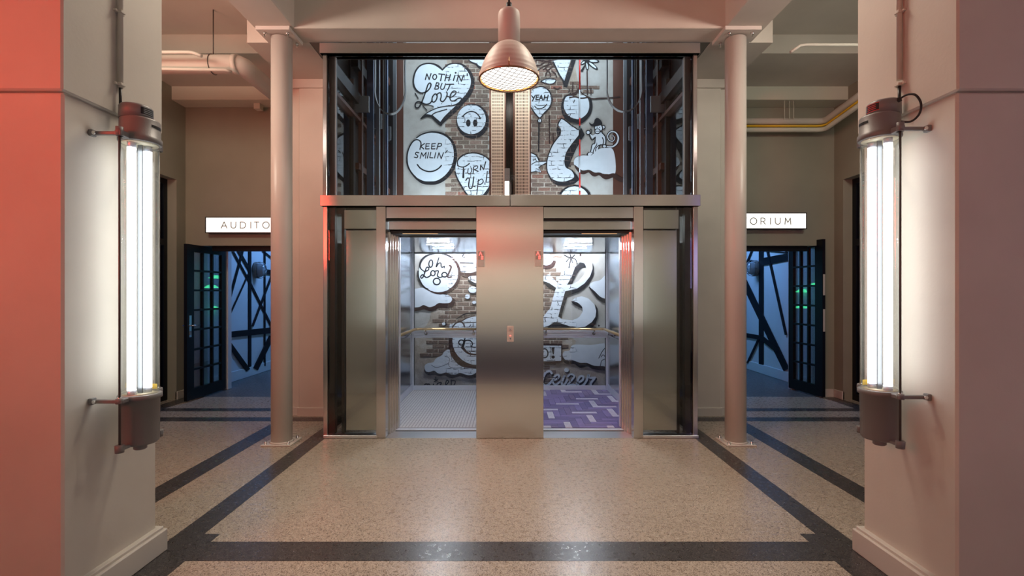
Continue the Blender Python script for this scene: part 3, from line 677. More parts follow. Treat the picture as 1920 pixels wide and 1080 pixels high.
# caged bulkhead lamps on the aisle walls (unlit)
def bulkhead(px, py, s, side):
    c = onX(px, py, s*4.70); c.x = s*4.70
    t = thing('bulkhead_lamp', 'oval caged bulkhead lamp on the timbered wall inside the %s doorway' % side, 'wall lamp', c, 'caged bulkhead lamps')
    rot = Matrix.Rotation(-s*PI/2, 3, 'Y')
    def ring(rx, rz, off, n=28): return [c+Vector((-s*off, rx*math.cos(2*PI*i/n), rz*math.sin(2*PI*i/n))) for i in range(n)]
    def dome(offs, name, m, par):
        vs = []; fs = []; n = 28
        for (r, o) in offs: vs += ring(.085*r, .14*r, o, n)
        for j in range(len(offs)-1):
            for i in range(n): fs.append((j*n+i, j*n+(i+1) % n, (j+1)*n+(i+1) % n, (j+1)*n+i))
        fs.append([(len(offs)-1)*n+i for i in range(n)]); MB().add(vs, fs, 0, True).build(name, m, par)
    dome([(1.1, 0), (1.1, .05), (1.0, .065)], 'lamp_base', fixture, t)
    dome([(.92, .06), (.90, .10), (.75, .15), (.45, .175), (.1, .18)], 'lens', pbr('ribbed_lens', (.34, .38, .42), .12, .0, .8), t)
    mb = MB()
    for k_ in (1.04, .85): mb.tube(ring(.085*k_, .14*k_, .075 if k_ > 1 else .16), .005, 6, 0, True)
    for i in range(8):
        a = 2*PI*i/8; mb.tube([c+Vector((-s*o, .085*r*math.cos(a), .14*r*math.sin(a))) for r, o in ((1.08, .05), (1.08, .09), (.95, .15), (.6, .195), (0, .20))], .0045, 6)
    mb.build('wire_cage', greymetal, t)
bulkhead(479, 506.5, -1, 'left'); bulkhead(1419, 503, 1, 'right')

# green shaded lamps inside the hall beyond, seen mirrored in the door panes
def green_lamp(x, y, z, lab):
    t = thing('green_pendant_lamp', lab, 'lamp', (x, y, z), 'green shaded lamps beyond the doorways')
    MB().lathe([(.02, .07), (.06, .06), (.115, .022), (.125, 0)], (x, y, z), 20, cap=False).build('shade', green_e, t)
    MB().cyl((x, y, z+.065), (x, y, 3.6), .006, 6).build('cord', black, t)
def mirrored(px, py, p0, p1, D):        # where a lamp stands whose reflection is seen at px, py in a door leaf
    r = Vector((px-CX, F, -(py-CY)))/F; p0 = Vector((*p0, 0)); d = (Vector((*p1, 0))-p0).normalized(); n = Vector((d.y, -d.x, 0))
    o = Vector((0, 0, H)); t = (p0-o).dot(n)/r.dot(n); hit = o+r*t; q = r-2*r.dot(n)*n
    return hit+q*((D-hit.y)/q.y)
for s, sd, p0, p1, sp in ((-1, 'left', (-4.46, 6.65), (-4.445, 7.53), ((397, 540, 9.8, 'middle'), (404, 522, 10.4, 'highest'), (401, 580, 10.8, 'lowest'))),
                          (1, 'right', (4.50, 6.93), (4.41, 7.62), ((1504, 548, 9.6, 'middle'), (1528, 537, 9.0, 'highest'), (1504, 578, 8.8, 'lowest')))):
    for (px, py, D, w_) in sp:
        q = mirrored(px, py, p0, p1, D)
        green_lamp(q.x, q.y, q.z, '%s green glass pendant lamp reflected in the %s glazed door' % (w_, sd))

# ================================================================== TUBE LAMPS ON THE NEAR PIERS
def tube_lamp(s, dz, side):
    xc = s*1.93; yc = 2.526; xw = s*2.075
    t = thing('tube_wall_lamp', 'tall lit twin tube lamp with grey cast caps on the %s near pier' % side, 'wall lamp', (xw, yc, .74+dz), 'industrial tube wall lamps')
    zt = 2.30+dz; zb = .994+dz; c = (xc, yc, 0)
    def L(prof, name, m, n=40, cap=True, par=t): return MB().lathe(prof, c, n, cap=cap).build(name, m, par)
    # upper cast cap: collar, drum, stepped smaller drum set towards the wall side
    cap_ = MB().lathe([(.092, zt), (.096, zt+.006), (.096, zt+.028), (.089, zt+.032), (.089, zt+.115), (.083, zt+.124), (.0, zt+.126)], c, 44)
    cap_.lathe([(.074, 0), (.074, .062), (.066, .072), (0, .074)], (xc+s*.012, yc-.012, zt+.12), 36)
    cap_.build('top_cap', fixture, t)
    L([(.0, zb-.255), (.074, zb-.252), (.083, zb-.24), (.086, zb-.02), (.096, zb-.018), (.096, zb+.004), (.088, zb+.006)], 'bottom_cap', fixture, 44)
    MB().lathe([(.024, zb-.285), (.030, zb-.28), (.030, zb-.25)], c, 20).build('plug', fixture, t)
    MB().lathe([(.083, zb+.004), (.083, zt+.004)], c, 44, cap=False).build('glass_cylinder', tubeglass, t)
    L([(.01, zt-.004), (.08, zt-.003), (.08, zt+.002)], 'reflector_plate', pbr('cream_reflector', (.75, .70, .52), .4), 36)
    L([(.08, zb+.006), (.01, zb+.007)], 'reflector_plate', bpy.data.materials['cream_reflector'], 36)
    for dx, dy in ((s*.012, -.042), (-s*.012, .036)):
        tb = MB().cyl((xc+dx, yc+dy, zb+.03), (xc+dx, yc+dy, zt-.03), .0195, 20).build('lit_tube', tube_e, t)
        MB().cyl((xc+dx, yc+dy, zb+.005), (xc+dx, yc+dy, zb+.03), .020, 16).build('tube_end', alu, tb)
        MB().cyl((xc+dx, yc+dy, zt-.03), (xc+dx, yc+dy, zt), .020, 16).build('tube_end', alu, tb)
    MB().box(xc-.012, xc+.012, yc-.004, yc+.004, zb, zt).build('centre_rod', greymetal, t)
    # label patch in the glass
    vs = []
    for z in (zb+.012, zb+.04):
        for i in range(5):
            a = (PI*.38+i*.1); vs.append((xc - s*.0845*math.cos(a) , yc+.0845*math.sin(a), z))
    MB().add(vs, [(i, i+1, i+6, i+5) for i in range(4)]).build('yellow_sticker', yellowp, t)
    # ears, rods, brackets
    for yy_, nm in ((yc-.134, 'near'), (yc+.134, 'far')):
        for z in (zt, zb-.018):
            sg = -1 if nm == 'near' else 1
            MB().box(xc-.016, xc+.016, yc+sg*.09, yy_+sg*.014, z, z+.030 if z == zt else z+.022, bev=.004).lathe([(.017, 0), (.017, .045 if z == zt else .026)], (xc, yy_, z), 16).build('ear', fixture, t)
        MB().box(xc-.012, xc+.012, yc+sg*.07, yy_+sg*.01, zb-.252, zb-.235, bev=.003).lathe([(.019, zb-.26), (.021, zb-.225), (.016, zb-.222)], (xc, yy_, 0), 16).build('foot_lug', fixture, t)
        MB().cyl((xc, yy_, zb-.235), (xc, yy_, zt+.02), .0052, 10).build('tie_rod', wire, t)
        MB().lathe([(.010, zb+.004), (.010, zb+.014)], (xc, yy_, 0), 6).build('nut', chrome, t)
        for z in (zt+.004, zb-.016):
            MB().box(xc+s*.0, xw-s*.018, yy_-.010, yy_+.010, z, z+.018, bev=.003).build('bracket_arm', fixture, t)
            MB().box(xw-s*.020, xw-s*.0005, yy_-.016, yy_+.016, z-.006, z+.026, bev=.003).build('wall_block', fixture, t)
            MB().lathe([(.009, 0), (.009, .008)], (xw-s*.028, yy_-.008, z+.009), 10, 0, Matrix.Rotation(PI/2, 3, 'X')).build('screw', chrome, t)
    # nameplates, curved on the drums, facing the hall
    def plate(R, cx_, cy_, z0, z1, a0, a1, m, name, par=t):
        vs = []; n = 8
        for z in (z0, z1):
            for i in range(n+1):
                a = math.radians(a0+(a1-a0)*i/n); vs.append((cx_-s*R*math.cos(a), cy_-R*math.sin(a), z))
        return MB().add(vs, [(i, i+1, i+n+2, i+n+1) for i in range(n)]).build(name, m, par)
    ax = xc+s*.012; ay = yc-.012
    p = plate(.0750, ax, ay, zt+.140, zt+.175, -15, 38, black, 'nameplate')
    plate(.0756, ax, ay, zt+.137, zt+.140, -16, 39, redp if s > 0 else greymetal, 'plate_edge', p); plate(.0756, ax, ay, zt+.175, zt+.178, -16, 39, redp if s > 0 else greymetal, 'plate_edge', p)
    for z in (.147, .156, .165): plate(.0757, ax, ay, zt+z, zt+z+.003, -8, 28, redp if s > 0 else greymetal, 'plate_text', p)
    plate(.0902, xc, yc, zt+.078, zt+.092, -25, 22, black, 'nameplate')
    # conduit above
    cdt = thing('wall_conduit', 'thin vertical conduit with saddle clips above the %s tube lamp' % side, 'pipe', (s*2.05, 2.53, 2.55), 'conduits above the tube lamps')
    xx = s*2.045; yy_ = 2.54
    MB().cyl((xx, yy_, 2.60 if s < 0 else 2.64), (xx, yy_, 4.6), .0125, 14).build('pipe', cream, cdt)
    for z in (2.61, 2.99, 3.6):
        MB().box(xx-.017, xx+.017, yy_-.016, yy_+.016, z, z+.014, bev=.002).box(xx+s*.0, s*2.0595, yy_-.03, yy_+.03, z+.002, z+.012).build('saddle_clip', cream, cdt)
    MB().cyl((xx, yy_, 2.44+dz), (xx, yy_, 2.62), .007, 10).build('gland', black, cdt)
    return t
tl = tube_lamp(-1, 0, 'left'); tr = tube_lamp(1, .022, 'right')
# looped black cable on the right lamp
c0 = Vector((1.955, 2.452, 2.505)); lp = catmull([(1.965, 2.45, 2.50), (1.985, 2.42, 2.515), (2.0, 2.385, 2.50), (2.01, 2.365, 2.45), (2.005, 2.37, 2.40), (1.99, 2.40, 2.375), (1.965, 2.43, 2.385)], False, 6)
MB().tube(lp, .0052, 8).cyl((1.95, 2.46, 2.49), (1.972, 2.44, 2.505), .013, 12).build('cable_loop', rubber, tr, 'black cable loop with gland')

# ================================================================== PENDANT LAMP
px_, D_ = 954.5, 3.55; x = (px_-CX)*D_/F; sc = D_/F
zr = 3.085
t = thing('pendant_lamp', 'large bell shaped pendant lamp with wire grid hanging in front of the lifts', 'pendant lamp', (x, D_, zr))
prof = [(.218, 0), (.220, .012), (.214, .05), (.200, .11), (.178, .175), (.150, .235), (.118, .285), (.090, .312), (.082, .318)]
pp = []
for i, (r, z) in enumerate(catmull([(r, z*.80) for r, z in prof], False, 5)): pp.append((r+(.0009 if (i % 4 < 2 and z < .24) else 0), zr+z))
MB().lathe(pp, (x, D_, 0), 64, cap=False).lathe([(r-.006, z) for r, z in pp][::-1], (x, D_, 0), 64, cap=False).build('shade', enamel, t)
MB().lathe([(.080, zr+.240), (.081, zr+.47), (.076, zr+.492), (.060, zr+.506), (.025, zr+.51)], (x, D_, 0), 48).build('gear_housing', enamel, t)
MB().lathe([(.084, zr+.246), (.084, zr+.252)], (x, D_, 0), 48).build('collar', copper, t)
MB().cyl((x, D_, zr+.505), (x, D_, zr+.56), .022, 16).box(x-.007, x+.007, D_-.02, D_+.02, zr+.55, 4.62).build('stem', black, t)
MB().tube([(x+.217*math.cos(2*PI*i/72), D_+.217*math.sin(2*PI*i/72), zr) for i in range(72)], .0065, 8, 0, True).build('rim_ring', copper, t)
MB().lathe([(.2105, zr+.004), (.204, zr+.010)], (x, D_, 0), 64, cap=False).build('amber_edge', amber_e, t)
MB().lathe([(.204, zr+.010), (.15, zr+.014), (.0, zr+.018)], (x, D_, 0), 64, cap=False).build('lit_lens', bulb_e, t)
for a in (-90, 30, 150, 0, 180):
    a = math.radians(a); u = Vector((math.cos(a), math.sin(a), 0)); p = Vector((x, D_, zr))+u*.222
    MB().tube([p+Vector((0, 0, .065))-u*.012, p+Vector((0, 0, -.004))], .0052, 6).build('clip', copper, t)
mb = MB(); R = .214
for th in (math.radians(28), math.radians(118)):
    u = Vector((math.cos(th), math.sin(th), 0)); v = Vector((-u.y, u.x, 0))
    for i in range(-5, 6):
        o = i*.037; Lh = math.sqrt(max(0, R*R-o*o))
        mb.tube([Vector((x, D_, zr-.006-.022*(1-((u*tt+v*o).length/R)**2)))+u*tt+v*o for tt in [Lh*q/5 for q in range(-5, 6)]], .0017, 4)
mb.build('wire_grid', wire, t)

# ================================================================== PIPES AND DUCTS OVERHEAD
def pipe(name, pts, r, m, lab, cat='pipe', n=16, group=None): return MB().tube(pts, r, n).build(name, m, None, lab, cat=cat, group=group)
dl = pipe('round_duct', [(-4.70, 5.3, 4.02), (-3.02, 5.3, 4.02), (-2.975, 5.32, 4.02), (-2.95, 5.37, 4.02), (-2.95, 7.02, 4.02)], .10, ceil_paint, 'fat cream duct turning a corner below the left bay ceiling', 'duct', 24)
MB().tube([(-2.97-.10*0, 5.30, 4.02)]+[(-3.02, 5.3, 4.02)], .103, 24).build('elbow_band', ceil_paint, dl)
MB().cyl((-3.25, 5.3, 4.1), (-3.25, 5.3, 4.62), .006, 8).build('hanger_rod', wire, dl); MB().tube([(-3.25, 5.3+.106*math.cos(a*.35), 4.02+.106*math.sin(a*.35)) for a in range(18)], .004, 6, 0, True).build('pipe_clip', wire, dl)
pipe('slim_pipe', [(-4.7, 5.18, 3.93), (-3.05, 5.18, 3.905), (-3.0, 5.22, 3.90)], .016, ceil_paint, 'slim cream pipe running under the fat left duct')
a = onD(378, 105, 5.0); b = onD(362, 98, 5.0)
pipe('bent_conduit', [(-4.7, 5.0, b.z), (b.x-.05, 5.0, b.z), (b.x, 5.0, b.z-.005), (a.x, 5.0, a.z)], .017, ceil_paint, 'bent conduit above the duct in the left bay', group='bent conduits under the bay ceilings')
a = onD(1482, 98, 5.0); b = onD(1500, 84, 5.0)
pipe('bent_conduit', [(4.7, 5.0, b.z), (b.x+.06, 5.0, b.z), (b.x, 5.0, b.z-.01), (a.x, 5.0, a.z)], .015, ceil_paint, 'bent conduit high on the right bay soffit', group='bent conduits under the bay ceilings')
def run(off, r, m, name, lab):
    z = 3.88+off
    return pipe(name, [(2.80, 6.86, z), (4.36, 6.86, z), (4.42, 6.84, z), (4.445, 6.78, z), (4.43, 6.3, z+.05), (4.40, 5.6, z+.12)], r, m, lab)
r1 = run(.065, .045, ceil_paint, 'white_pipe', 'upper white pipe running round the corner of the right bay')
run(.0, .016, yellowp, 'yellow_pipe', 'thin yellow pipe between two white pipes in the right bay')
run(-.055, .032, beam_pale, 'white_pipe', 'lower white pipe running round the corner of the right bay')
for xx in (3.86, 3.93, 3.99): MB().cyl((xx, 6.80, 3.95), (xx, 6.80, 4.24), .005, 6).build('hanger_rod', beam_pale, r1)
t = thing('smoke_detector', 'small white detector on the left bay ceiling beside the duct', 'detector', onD(484, 203, 6.95))
q = onD(484, 203, 6.9); MB().box(q.x-.045, q.x+.045, 6.86, 6.96, q.z-.02, 4.209, bev=.004).build('detector_body', beam_pale, t)

# ================================================================== RED GLOW ADDED BEHIND THE CAMERA FOR THE STEEL TO MIRROR
MB().box(-4.669, -4.62, -5.6, -2.3, 2.3, 3.6, bev=.01).build('added_red_box', redpanel_e, None, 'large red light box added on the left wall behind the viewer', cat='light box')  # unseen red panel added for steel and glass to mirror
t = thing('added_red_tubes', 'long red glow tubes added high on the wall behind the viewer', 'added light', (-3, -7.3, 3.3))
for z in (3.15, 3.3, 3.45): MB().cyl((-4.6, -7.28, z), (-2.6, -7.28, z), .03, 12).build('glow_tube', redglow_e, t)  # unseen tubes added as a red glow in the steel

# ================================================================== MURAL WALL
wall_b = struct('wall_back', MB().box(-2.1, 2.1, MW, MW+.15, -.1, 6.0), oldp)
def rough_patch(pts, name, m, lift):
    q = [onD(a, b, MW) for a, b in catmull(pts, True, 4)]
    r_ = random.Random(3); q = [Vector((p.x+r_.uniform(-.012, .012), MW-lift, p.z+r_.uniform(-.012, .012))) for p in q]; n = len(q)
    back = [Vector((p.x, MW+.0, p.z)) for p in q]
    MB().add(q+back, [tuple(range(n))]+[(i, (i+1) % n, n+(i+1) % n, n+i) for i in range(n)]).build(name, m, wall_b)
# exposed weathered masonry low behind the lift cars
rough_patch([(770, 640), (800, 610), (815, 560), (850, 520), (858, 480), (890, 450), (1030, 450), (1040, 520), (1035, 600), (1080, 640), (1060, 672), (1140, 690), (1150, 760), (770, 760)], 'exposed_masonry', weath, .004)
for (xa, xb, n_) in ((837, 925, 'mortar_bed'), (985, 1084, 'mortar_bed')):
    rough_patch([(xa, 45), ((xa+xb)/2, 42), (xb, 45), (xb-6, 120), (xb, 170), (xb-12, 240), (xb-4, 372), ((xa+xb)/2, 375), (xa, 372), (xa, 240), (xa, 120)], n_, weath, .003)
for (xa, xb) in ((-1.95, -1.755), (1.70, 1.95)): MB().box(xa, xb, MW-.008, MW+.01, 0, 5.95).build('brown_strip', brownmetal, wall_b)  # flat brown strips on the wall, under the mural paint
# loose brick courses
BW, RH = .205, .07; cache = []
for v in range(8):
    L = BW-.012-random.uniform(0, .012); Hh = RH-.012-random.uniform(0, .006)
    mb = MB().box(-L/2, L/2, -.007-random.uniform(0, .003), .004, -Hh/2, Hh/2, bev=.004)
    mb.v = [(a+random.uniform(-.003, .003), b+random.uniform(-.002, .002), c+random.uniform(-.003, .003)) for a, b, c in mb.v]
    cache.append(mb.mesh('brick', brickm))
rb = random.Random(11); many = []
def in_brick(px, py):
    if py < 372:
        if 838 < px < 921: return True
        if 990 < px: return px < 1070 - (18 if 95 < py < 150 else 0) + 12*math.sin(py*.21) + (45 if 163 < py < 178 else 0)
        return 921 <= px <= 990 and False
    if 455 < py < 745:
        if px < 897: return py < 668 and px > 852 - max(0, (py-520))*.35 + 8*math.sin(py*.3)
        if px < 1100: return 1018 < px < 1046 + 7*math.sin(py*.3) or (610 < py < 650 and px < 1062)
    return False
row = 0; z = .0
while z < 5.5:
    xx = -2.1 + (row % 2)*BW/2
    while xx < 2.1:
        px = CX+xx*F/MW; py = CY-(z-H)*F/MW
        if in_brick(px, py):
            if py < 366: 
                o = bpy.data.objects.new('brick', rb.choice(cache)); COL.objects.link(o); o.parent = wall_b
                o.location = (xx+rb.uniform(-.003, .003), MW, z+rb.uniform(-.002, .002))
            else: many.append((xx, z))
        xx += BW
    row += 1; z += RH
mb = MB()
for (a, b) in many: mb.box(a-.095-rb.uniform(0, .005), a+.09+rb.uniform(0, .005), MW-.006-rb.uniform(0, .003), MW+.002, b-.029, b+.026+rb.uniform(0, .004), bev=.004)
mb.build('brick_courses', brickm, wall_b, 'rough brick courses behind the lift cars', kind='stuff')

# ---- paint, traced motif by motif
mural = thing('mural', 'black and white graffiti mural on the brick wall behind the lifts', 'mural', (0, MW, 0))
T = {'A': (755, 100, 7.7118), 'B': (755, 235, 7.7118), 'C': (980, 100, 7.715), 'D': (980, 230, 7.715), 'E': (765, 465, 6.97), 'F': (765, 590, 7.2), 'G': (1010, 465, 6.97), 'H': (1010, 590, 7.2)}
MOT = None; TL = 'A'; lay = 0
mi_ = 0
class Motif:
    def __init__(s, name, tile, label=None):
        global lay, mi_
        lay = 0; mi_ += 1; s.n = name; s.t = T[tile]; s.mb = MB(); s.l = label
    def tile(s, t): s.t = T[t]; return s
    def P(s, p, dy=0): return onD(s.t[0]+p[0]/s.t[2], s.t[1]+p[1]/s.t[2], MW)
    def y(s):
        global lay; lay += 1; return MW-.0125-(mi_ % 4)*.001-lay*.00003
    def fill(s, pts, m=0, smooth=True, closed_k=5):
        pp = catmull(pts, True, closed_k) if smooth else pts; y = s.y()
        q = [s.P(p) for p in pp]; s.mb.add([(v.x, y, v.z) for v in q], [tuple(range(len(q)))[::-1]], m); return s
    def ell(s, cx, cy, rx, ry, m=0, rot=0):
        return s.fill([(cx+rx*math.cos(a)*math.cos(rot)-ry*math.sin(a)*math.sin(rot), cy+rx*math.cos(a)*math.sin(rot)+ry*math.sin(a)*math.cos(rot)) for a in [2*PI*i/28 for i in range(28)]], m, False)
    def ring(s, cx, cy, rx, ry, w, m=1, rot=0):
        return s.st([(cx+rx*math.cos(a)*math.cos(rot)-ry*math.sin(a)*math.sin(rot), cy+rx*math.cos(a)*math.sin(rot)+ry*math.sin(a)*math.cos(rot)) for a in [2*PI*i/24 for i in range(25)]], w, m, False)
    def st(s, pts, w, m=1, smooth=True):
        n = len(pts); ws = w if isinstance(w, (list, tuple)) else [w]*n
        P = catmull([(a[0], a[1], b) for a, b in zip(pts, ws)], False, 5) if smooth and n > 2 else [(a[0], a[1], b) for a, b in zip(pts, ws)]
        y = s.y(); vs = []; N = len(P)
        for i, p in enumerate(P):
            a = P[max(0, i-1)]; b = P[min(N-1, i+1)]; dx, dy = b[0]-a[0], b[1]-a[1]; L = math.hypot(dx, dy) or 1
            nx, ny = -dy/L*p[2]/2, dx/L*p[2]/2
            for e in (1, -1):
                v = s.P((p[0]+nx*e, p[1]+ny*e)); vs.append((v.x, y, v.z))
        s.mb.add(vs, [(2*i, 2*i+2, 2*i+3, 2*i+1) for i in range(N-1)], m)
        for i in (0, N-1):
            p = P[i]; yc = s.y(); q = [s.P((p[0]+p[2]/2*math.cos(2*PI*k_/10), p[1]+p[2]/2*math.sin(2*PI*k_/10))) for k_ in range(10)]
            s.mb.add([(v.x, yc, v.z) for v in q], [tuple(range(10))], m)
        return s
    def sts(s, lst, w, m=1, smooth=True):
        for p in lst: s.st(p, w, m, smooth)
        return s
    def done(s): s.mb.build(s.n, [paint_w, paint_b, paint_br], mural, s.l)

# heart
M = Motif('painted_heart', 'A', 'heart lettered NOTHIN BUT Love')
M.fill([(575, 250), (530, 205), (470, 170), (400, 155), (320, 160), (250, 190), (200, 245), (172, 315), (158, 400), (168, 480), (200, 535), (255, 572), (305, 585), (290, 680), (320, 738), (440, 760), (440, 815), (345, 885), (430, 905), (485, 960), (540, 1025), (650, 920), (800, 770), (930, 620), (1000, 480), (1005, 370), (965, 270), (905, 200), (840, 165), (760, 152), (680, 165), (630, 195)])
M.st([(310, 572), (260, 575), (205, 540), (168, 480), (156, 400), (172, 310), (200, 245), (250, 188), (320, 158), (400, 152), (470, 168), (530, 202), (575, 245)], [16, 18, 22, 24, 24, 24, 24, 22, 22, 22, 28, 32, 20])
M.st([(575, 245), (625, 195), (680, 162), (760, 150), (840, 162), (905, 200), (965, 270), (1005, 360), (1012, 450), (985, 540), (930, 630), (860, 705), (790, 785), (700, 870), (620, 945), (550, 1025)], [22, 24, 22, 20, 24, 34, 42, 48, 54, 60, 66, 66, 66, 66, 60, 40])
M.st([(550, 1030), (500, 985), (430, 920)], [50, 46, 40], smooth=False).st([(265, 950), (300, 925), (345, 905), (430, 915)], [14, 34, 42, 34])
M.sts([[(330, 385), (352, 302)], [(352, 302), (385, 385)], [(385, 385), (412, 300)]], 17, smooth=False).ring(465, 347, 28, 36, 17, rot=.2)
M.sts([[(525, 303), (610, 312)], [(570, 308), (550, 400)], [(635, 312), (612, 402)], [(692, 312), (668, 402)], [(626, 358), (682, 355)], [(757, 325), (735, 398)], [(785, 410), (808, 322)], [(808, 322), (850, 408)], [(850, 408), (882, 322)], [(935, 302), (934, 328)]], 18, smooth=False).ell(768, 287, 14, 14, 1)
M.sts([[(492, 430), (465, 522)], [(492, 430), (525, 438), (520, 465), (482, 474)], [(482, 474), (522, 490), (510, 520), (465, 524)], [(572, 440), (550, 500), (565, 526), (597, 515), (622, 445)]], 15).sts([[(635, 455), (738, 452)], [(690, 455), (650, 540)]], 16, smooth=False)
M.st([(310, 574), (350, 558), (395, 510), (412, 460), (397, 436), (368, 460), (335, 560), (300, 660), (265, 740), (235, 785), (200, 792), (182, 760), (200, 715), (245, 705), (300, 730), (350, 742), (400, 725), (430, 680)], 19)
M.ring(463, 652, 33, 62, 18, rot=.35)
M.st([(490, 610), (520, 582), (550, 580), (560, 625), (548, 680), (580, 704), (620, 665), (645, 600), (638, 565)], 18)
M.st([(650, 625), (700, 640), (760, 600), (772, 560), (735, 552), (700, 590), (685, 650), (705, 692), (750, 690), (800, 660), (842, 652), (848, 680), (800, 730), (720, 762), (640, 770), (520, 790), (400, 840), (320, 892), (268, 945)], [17]*14+[13]*5)
M.sts([[(183, 583), (226, 655)], [(293, 763), (352, 828)]], 15, smooth=False).st([(425, 900), (480, 862), (640, 815)], 14)
M.ell(428, 780, 6, 6, 1).ell(512, 780, 6, 6, 1).ell(568, 733, 6, 6, 1).done()
# upside-down smiley
M = Motif('painted_smiley', 'A', 'upside down smiley face')
M.ell(1012, 985, 236, 252, 1).ell(995, 960, 208, 212, 0)
M.st([(870, 915), (920, 870), (990, 845), (1060, 865), (1110, 920), (1120, 950)], 18).st([(858, 915), (890, 925)], 14).st([(1105, 950), (1135, 938)], 14)
M.ell(950, 1012, 33, 52, 1).ell(1050, 1012, 33, 52, 1).done()
# keep smilin'
M = Motif('painted_smiley', 'B', 'big smiley lettered KEEP SMILIN')
M.fill([(205, 190), (270, 145), (370, 108), (460, 102), (560, 118), (645, 162), (710, 240), (742, 330), (755, 450), (730, 580), (680, 680), (600, 760), (500, 815), (400, 825), (300, 815), (200, 762), (130, 690), (85, 600), (68, 500), (76, 400), (105, 310), (150, 245)])
M.st([(205, 185), (270, 140), (370, 107), (460, 102), (560, 120), (650, 168), (715, 240), (752, 330), (765, 450), (742, 580), (690, 680), (605, 770), (500, 828), (400, 838), (300, 828), (215, 782), (185, 760)], [16, 18, 20, 24, 30, 30, 34, 40, 48, 52, 56, 56, 52, 50, 44, 30, 14])
M.st([(200, 770), (130, 690), (82, 600), (66, 500), (74, 400), (105, 310), (150, 240), (200, 212), (245, 225), (268, 268), (252, 352)], [30, 22, 22, 20, 18, 18, 18, 18, 18, 18, 16])
M.sts([[(318, 268), (262, 305)], [(262, 305), (306, 345)]], 16, smooth=False)
for dx in (0, 84): M.sts([[(392-dx*0+dx, 270-dx*.03), (342+dx, 270)], [(342+dx, 270), (334+dx, 346)], [(334+dx, 346), (386+dx, 344)], [(338+dx, 308), (382+dx, 304)]], 14, smooth=False)
M.st([(520, 265), (495, 350)], 15, smooth=False).st([(520, 265), (562, 270), (556, 302), (505, 314)], 14)
M.st([(238, 402), (202, 394), (188, 418), (220, 445), (208, 472), (170, 464)], 14)
M.sts([[(255, 482), (278, 400)], [(278, 400), (300, 452)], [(300, 452), (342, 395)], [(342, 395), (333, 480)], [(376, 398), (360, 478)], [(410, 395), (394, 472)], [(394, 472), (440, 474)], [(482, 398), (462, 478)], [(505, 478), (527, 400)], [(527, 400), (560, 487)], [(560, 487), (592, 400)], [(622, 402), (648, 368)]], 13, smooth=False)
M.st([(215, 572), (260, 625), (330, 662), (400, 673), (470, 658), (530, 620), (562, 585)], 19).done()
# turn up
M = Motif('painted_balloon', 'B', 'balloon lettered TURN Up')
M.fill([(795, 510), (850, 455), (930, 418), (1030, 408), (1130, 428), (1230, 480), (1320, 600), (1320, 780), (1240, 930), (1060, 1110), (920, 1000), (850, 880), (785, 740), (765, 650), (770, 570)])
M.st([(800, 590), (795, 520), (850, 452), (930, 415), (1030, 404), (1130, 424), (1230, 480), (1320, 600), (1320, 780), (1230, 950), (1090, 1120)], [14, 16, 20, 16, 14, 16, 20, 28, 36, 40, 40])
M.st([(760, 680), (785, 760), (850, 880), (925, 995), (1060, 1110)], [22, 22, 24, 24, 24])
M.st([(795, 585), (860, 607), (920, 590), (965, 555)], 16).st([(880, 608), (878, 755)], [16, 30], smooth=False).st([(950, 630), (943, 690), (970, 708), (995, 670), (998, 620)], 13)
M.sts([[(1030, 602), (1020, 692)], [(1045, 650), (1092, 668)], [(1122, 650), (1130, 578)], [(1130, 578), (1170, 642)], [(1170, 642), (1202, 530)], [(1225, 670), (1205, 818)]], 15, smooth=False).st([(1030, 602), (1078, 588), (1082, 620), (1040, 645)], 13)
M.st([(915, 800), (940, 765), (965, 782), (955, 870), (972, 915), (1008, 892), (1030, 750)], 18).st([(1008, 880), (1050, 892)], 12).st([(1097, 785), (1072, 1000)], 14, smooth=False).st([(1090, 810), (1145, 780), (1165, 820), (1125, 858), (1085, 845)], 14).ell(1190, 850, 10, 10, 1).done()
# cloud at the top, spiky shapes, leaf
M = Motif('painted_cloud', 'A', 'cloud edge at the top of the wall')
M.fill([(930, 20), (945, 85), (1000, 125), (1060, 150), (1110, 185), (1170, 195), (1215, 160), (1320, 170), (1400, 60), (1400, 20)])
M.st([(935, 80), (990, 130), (1060, 160), (1100, 200), (1170, 215), (1230, 190), (1330, 190)], [10, 18, 26, 32, 32, 28, 20]).done()
M = Motif('painted_bolt', 'C', 'white wedge with black edge and twigs')
M.fill([(250, 0), (290, 75), (440, 125), (525, 300), (598, 412), (720, 0)], 0, False)
M.fill([(735, 0), (800, 0), (640, 500), (590, 480), (575, 415), (600, 410)], 1, False)
M.st([(440, 130), (530, 320), (600, 420)], 22, smooth=False)
M.sts([[(160, 180), (250, 175), (330, 130), (500, 95)], [(220, 255), (300, 195), (430, 150)], [(250, 70), (300, 110), (420, 140)], [(300, 240), (360, 190), (380, 100)], [(190, 110), (230, 100), (290, 125)], [(330, 330), (360, 260), (440, 190)], [(400, 340), (390, 280), (340, 240)], [(420, 260), (470, 300), (490, 350)], [(380, 120), (440, 70), (560, 60)], [(450, 500), (500, 520), (540, 500)], [(300, 70), (340, 90), (390, 70)]], [12, 22, 20, 12][:3] if False else 17, 2)
M.fill([(270, 410), (340, 378), (430, 375), (472, 398), (450, 432), (390, 447), (320, 430)]).st([(262, 412), (340, 376), (430, 373), (478, 396), (452, 436), (390, 450), (320, 434), (262, 412)], 14).done()
M = Motif('painted_balloon', 'C', 'small balloon lettered YEAH on a string')
M.fill([(250, 490), (335, 515), (395, 580), (418, 680), (388, 780), (305, 870), (248, 935), (185, 880), (120, 780), (98, 680), (110, 590), (165, 515)])
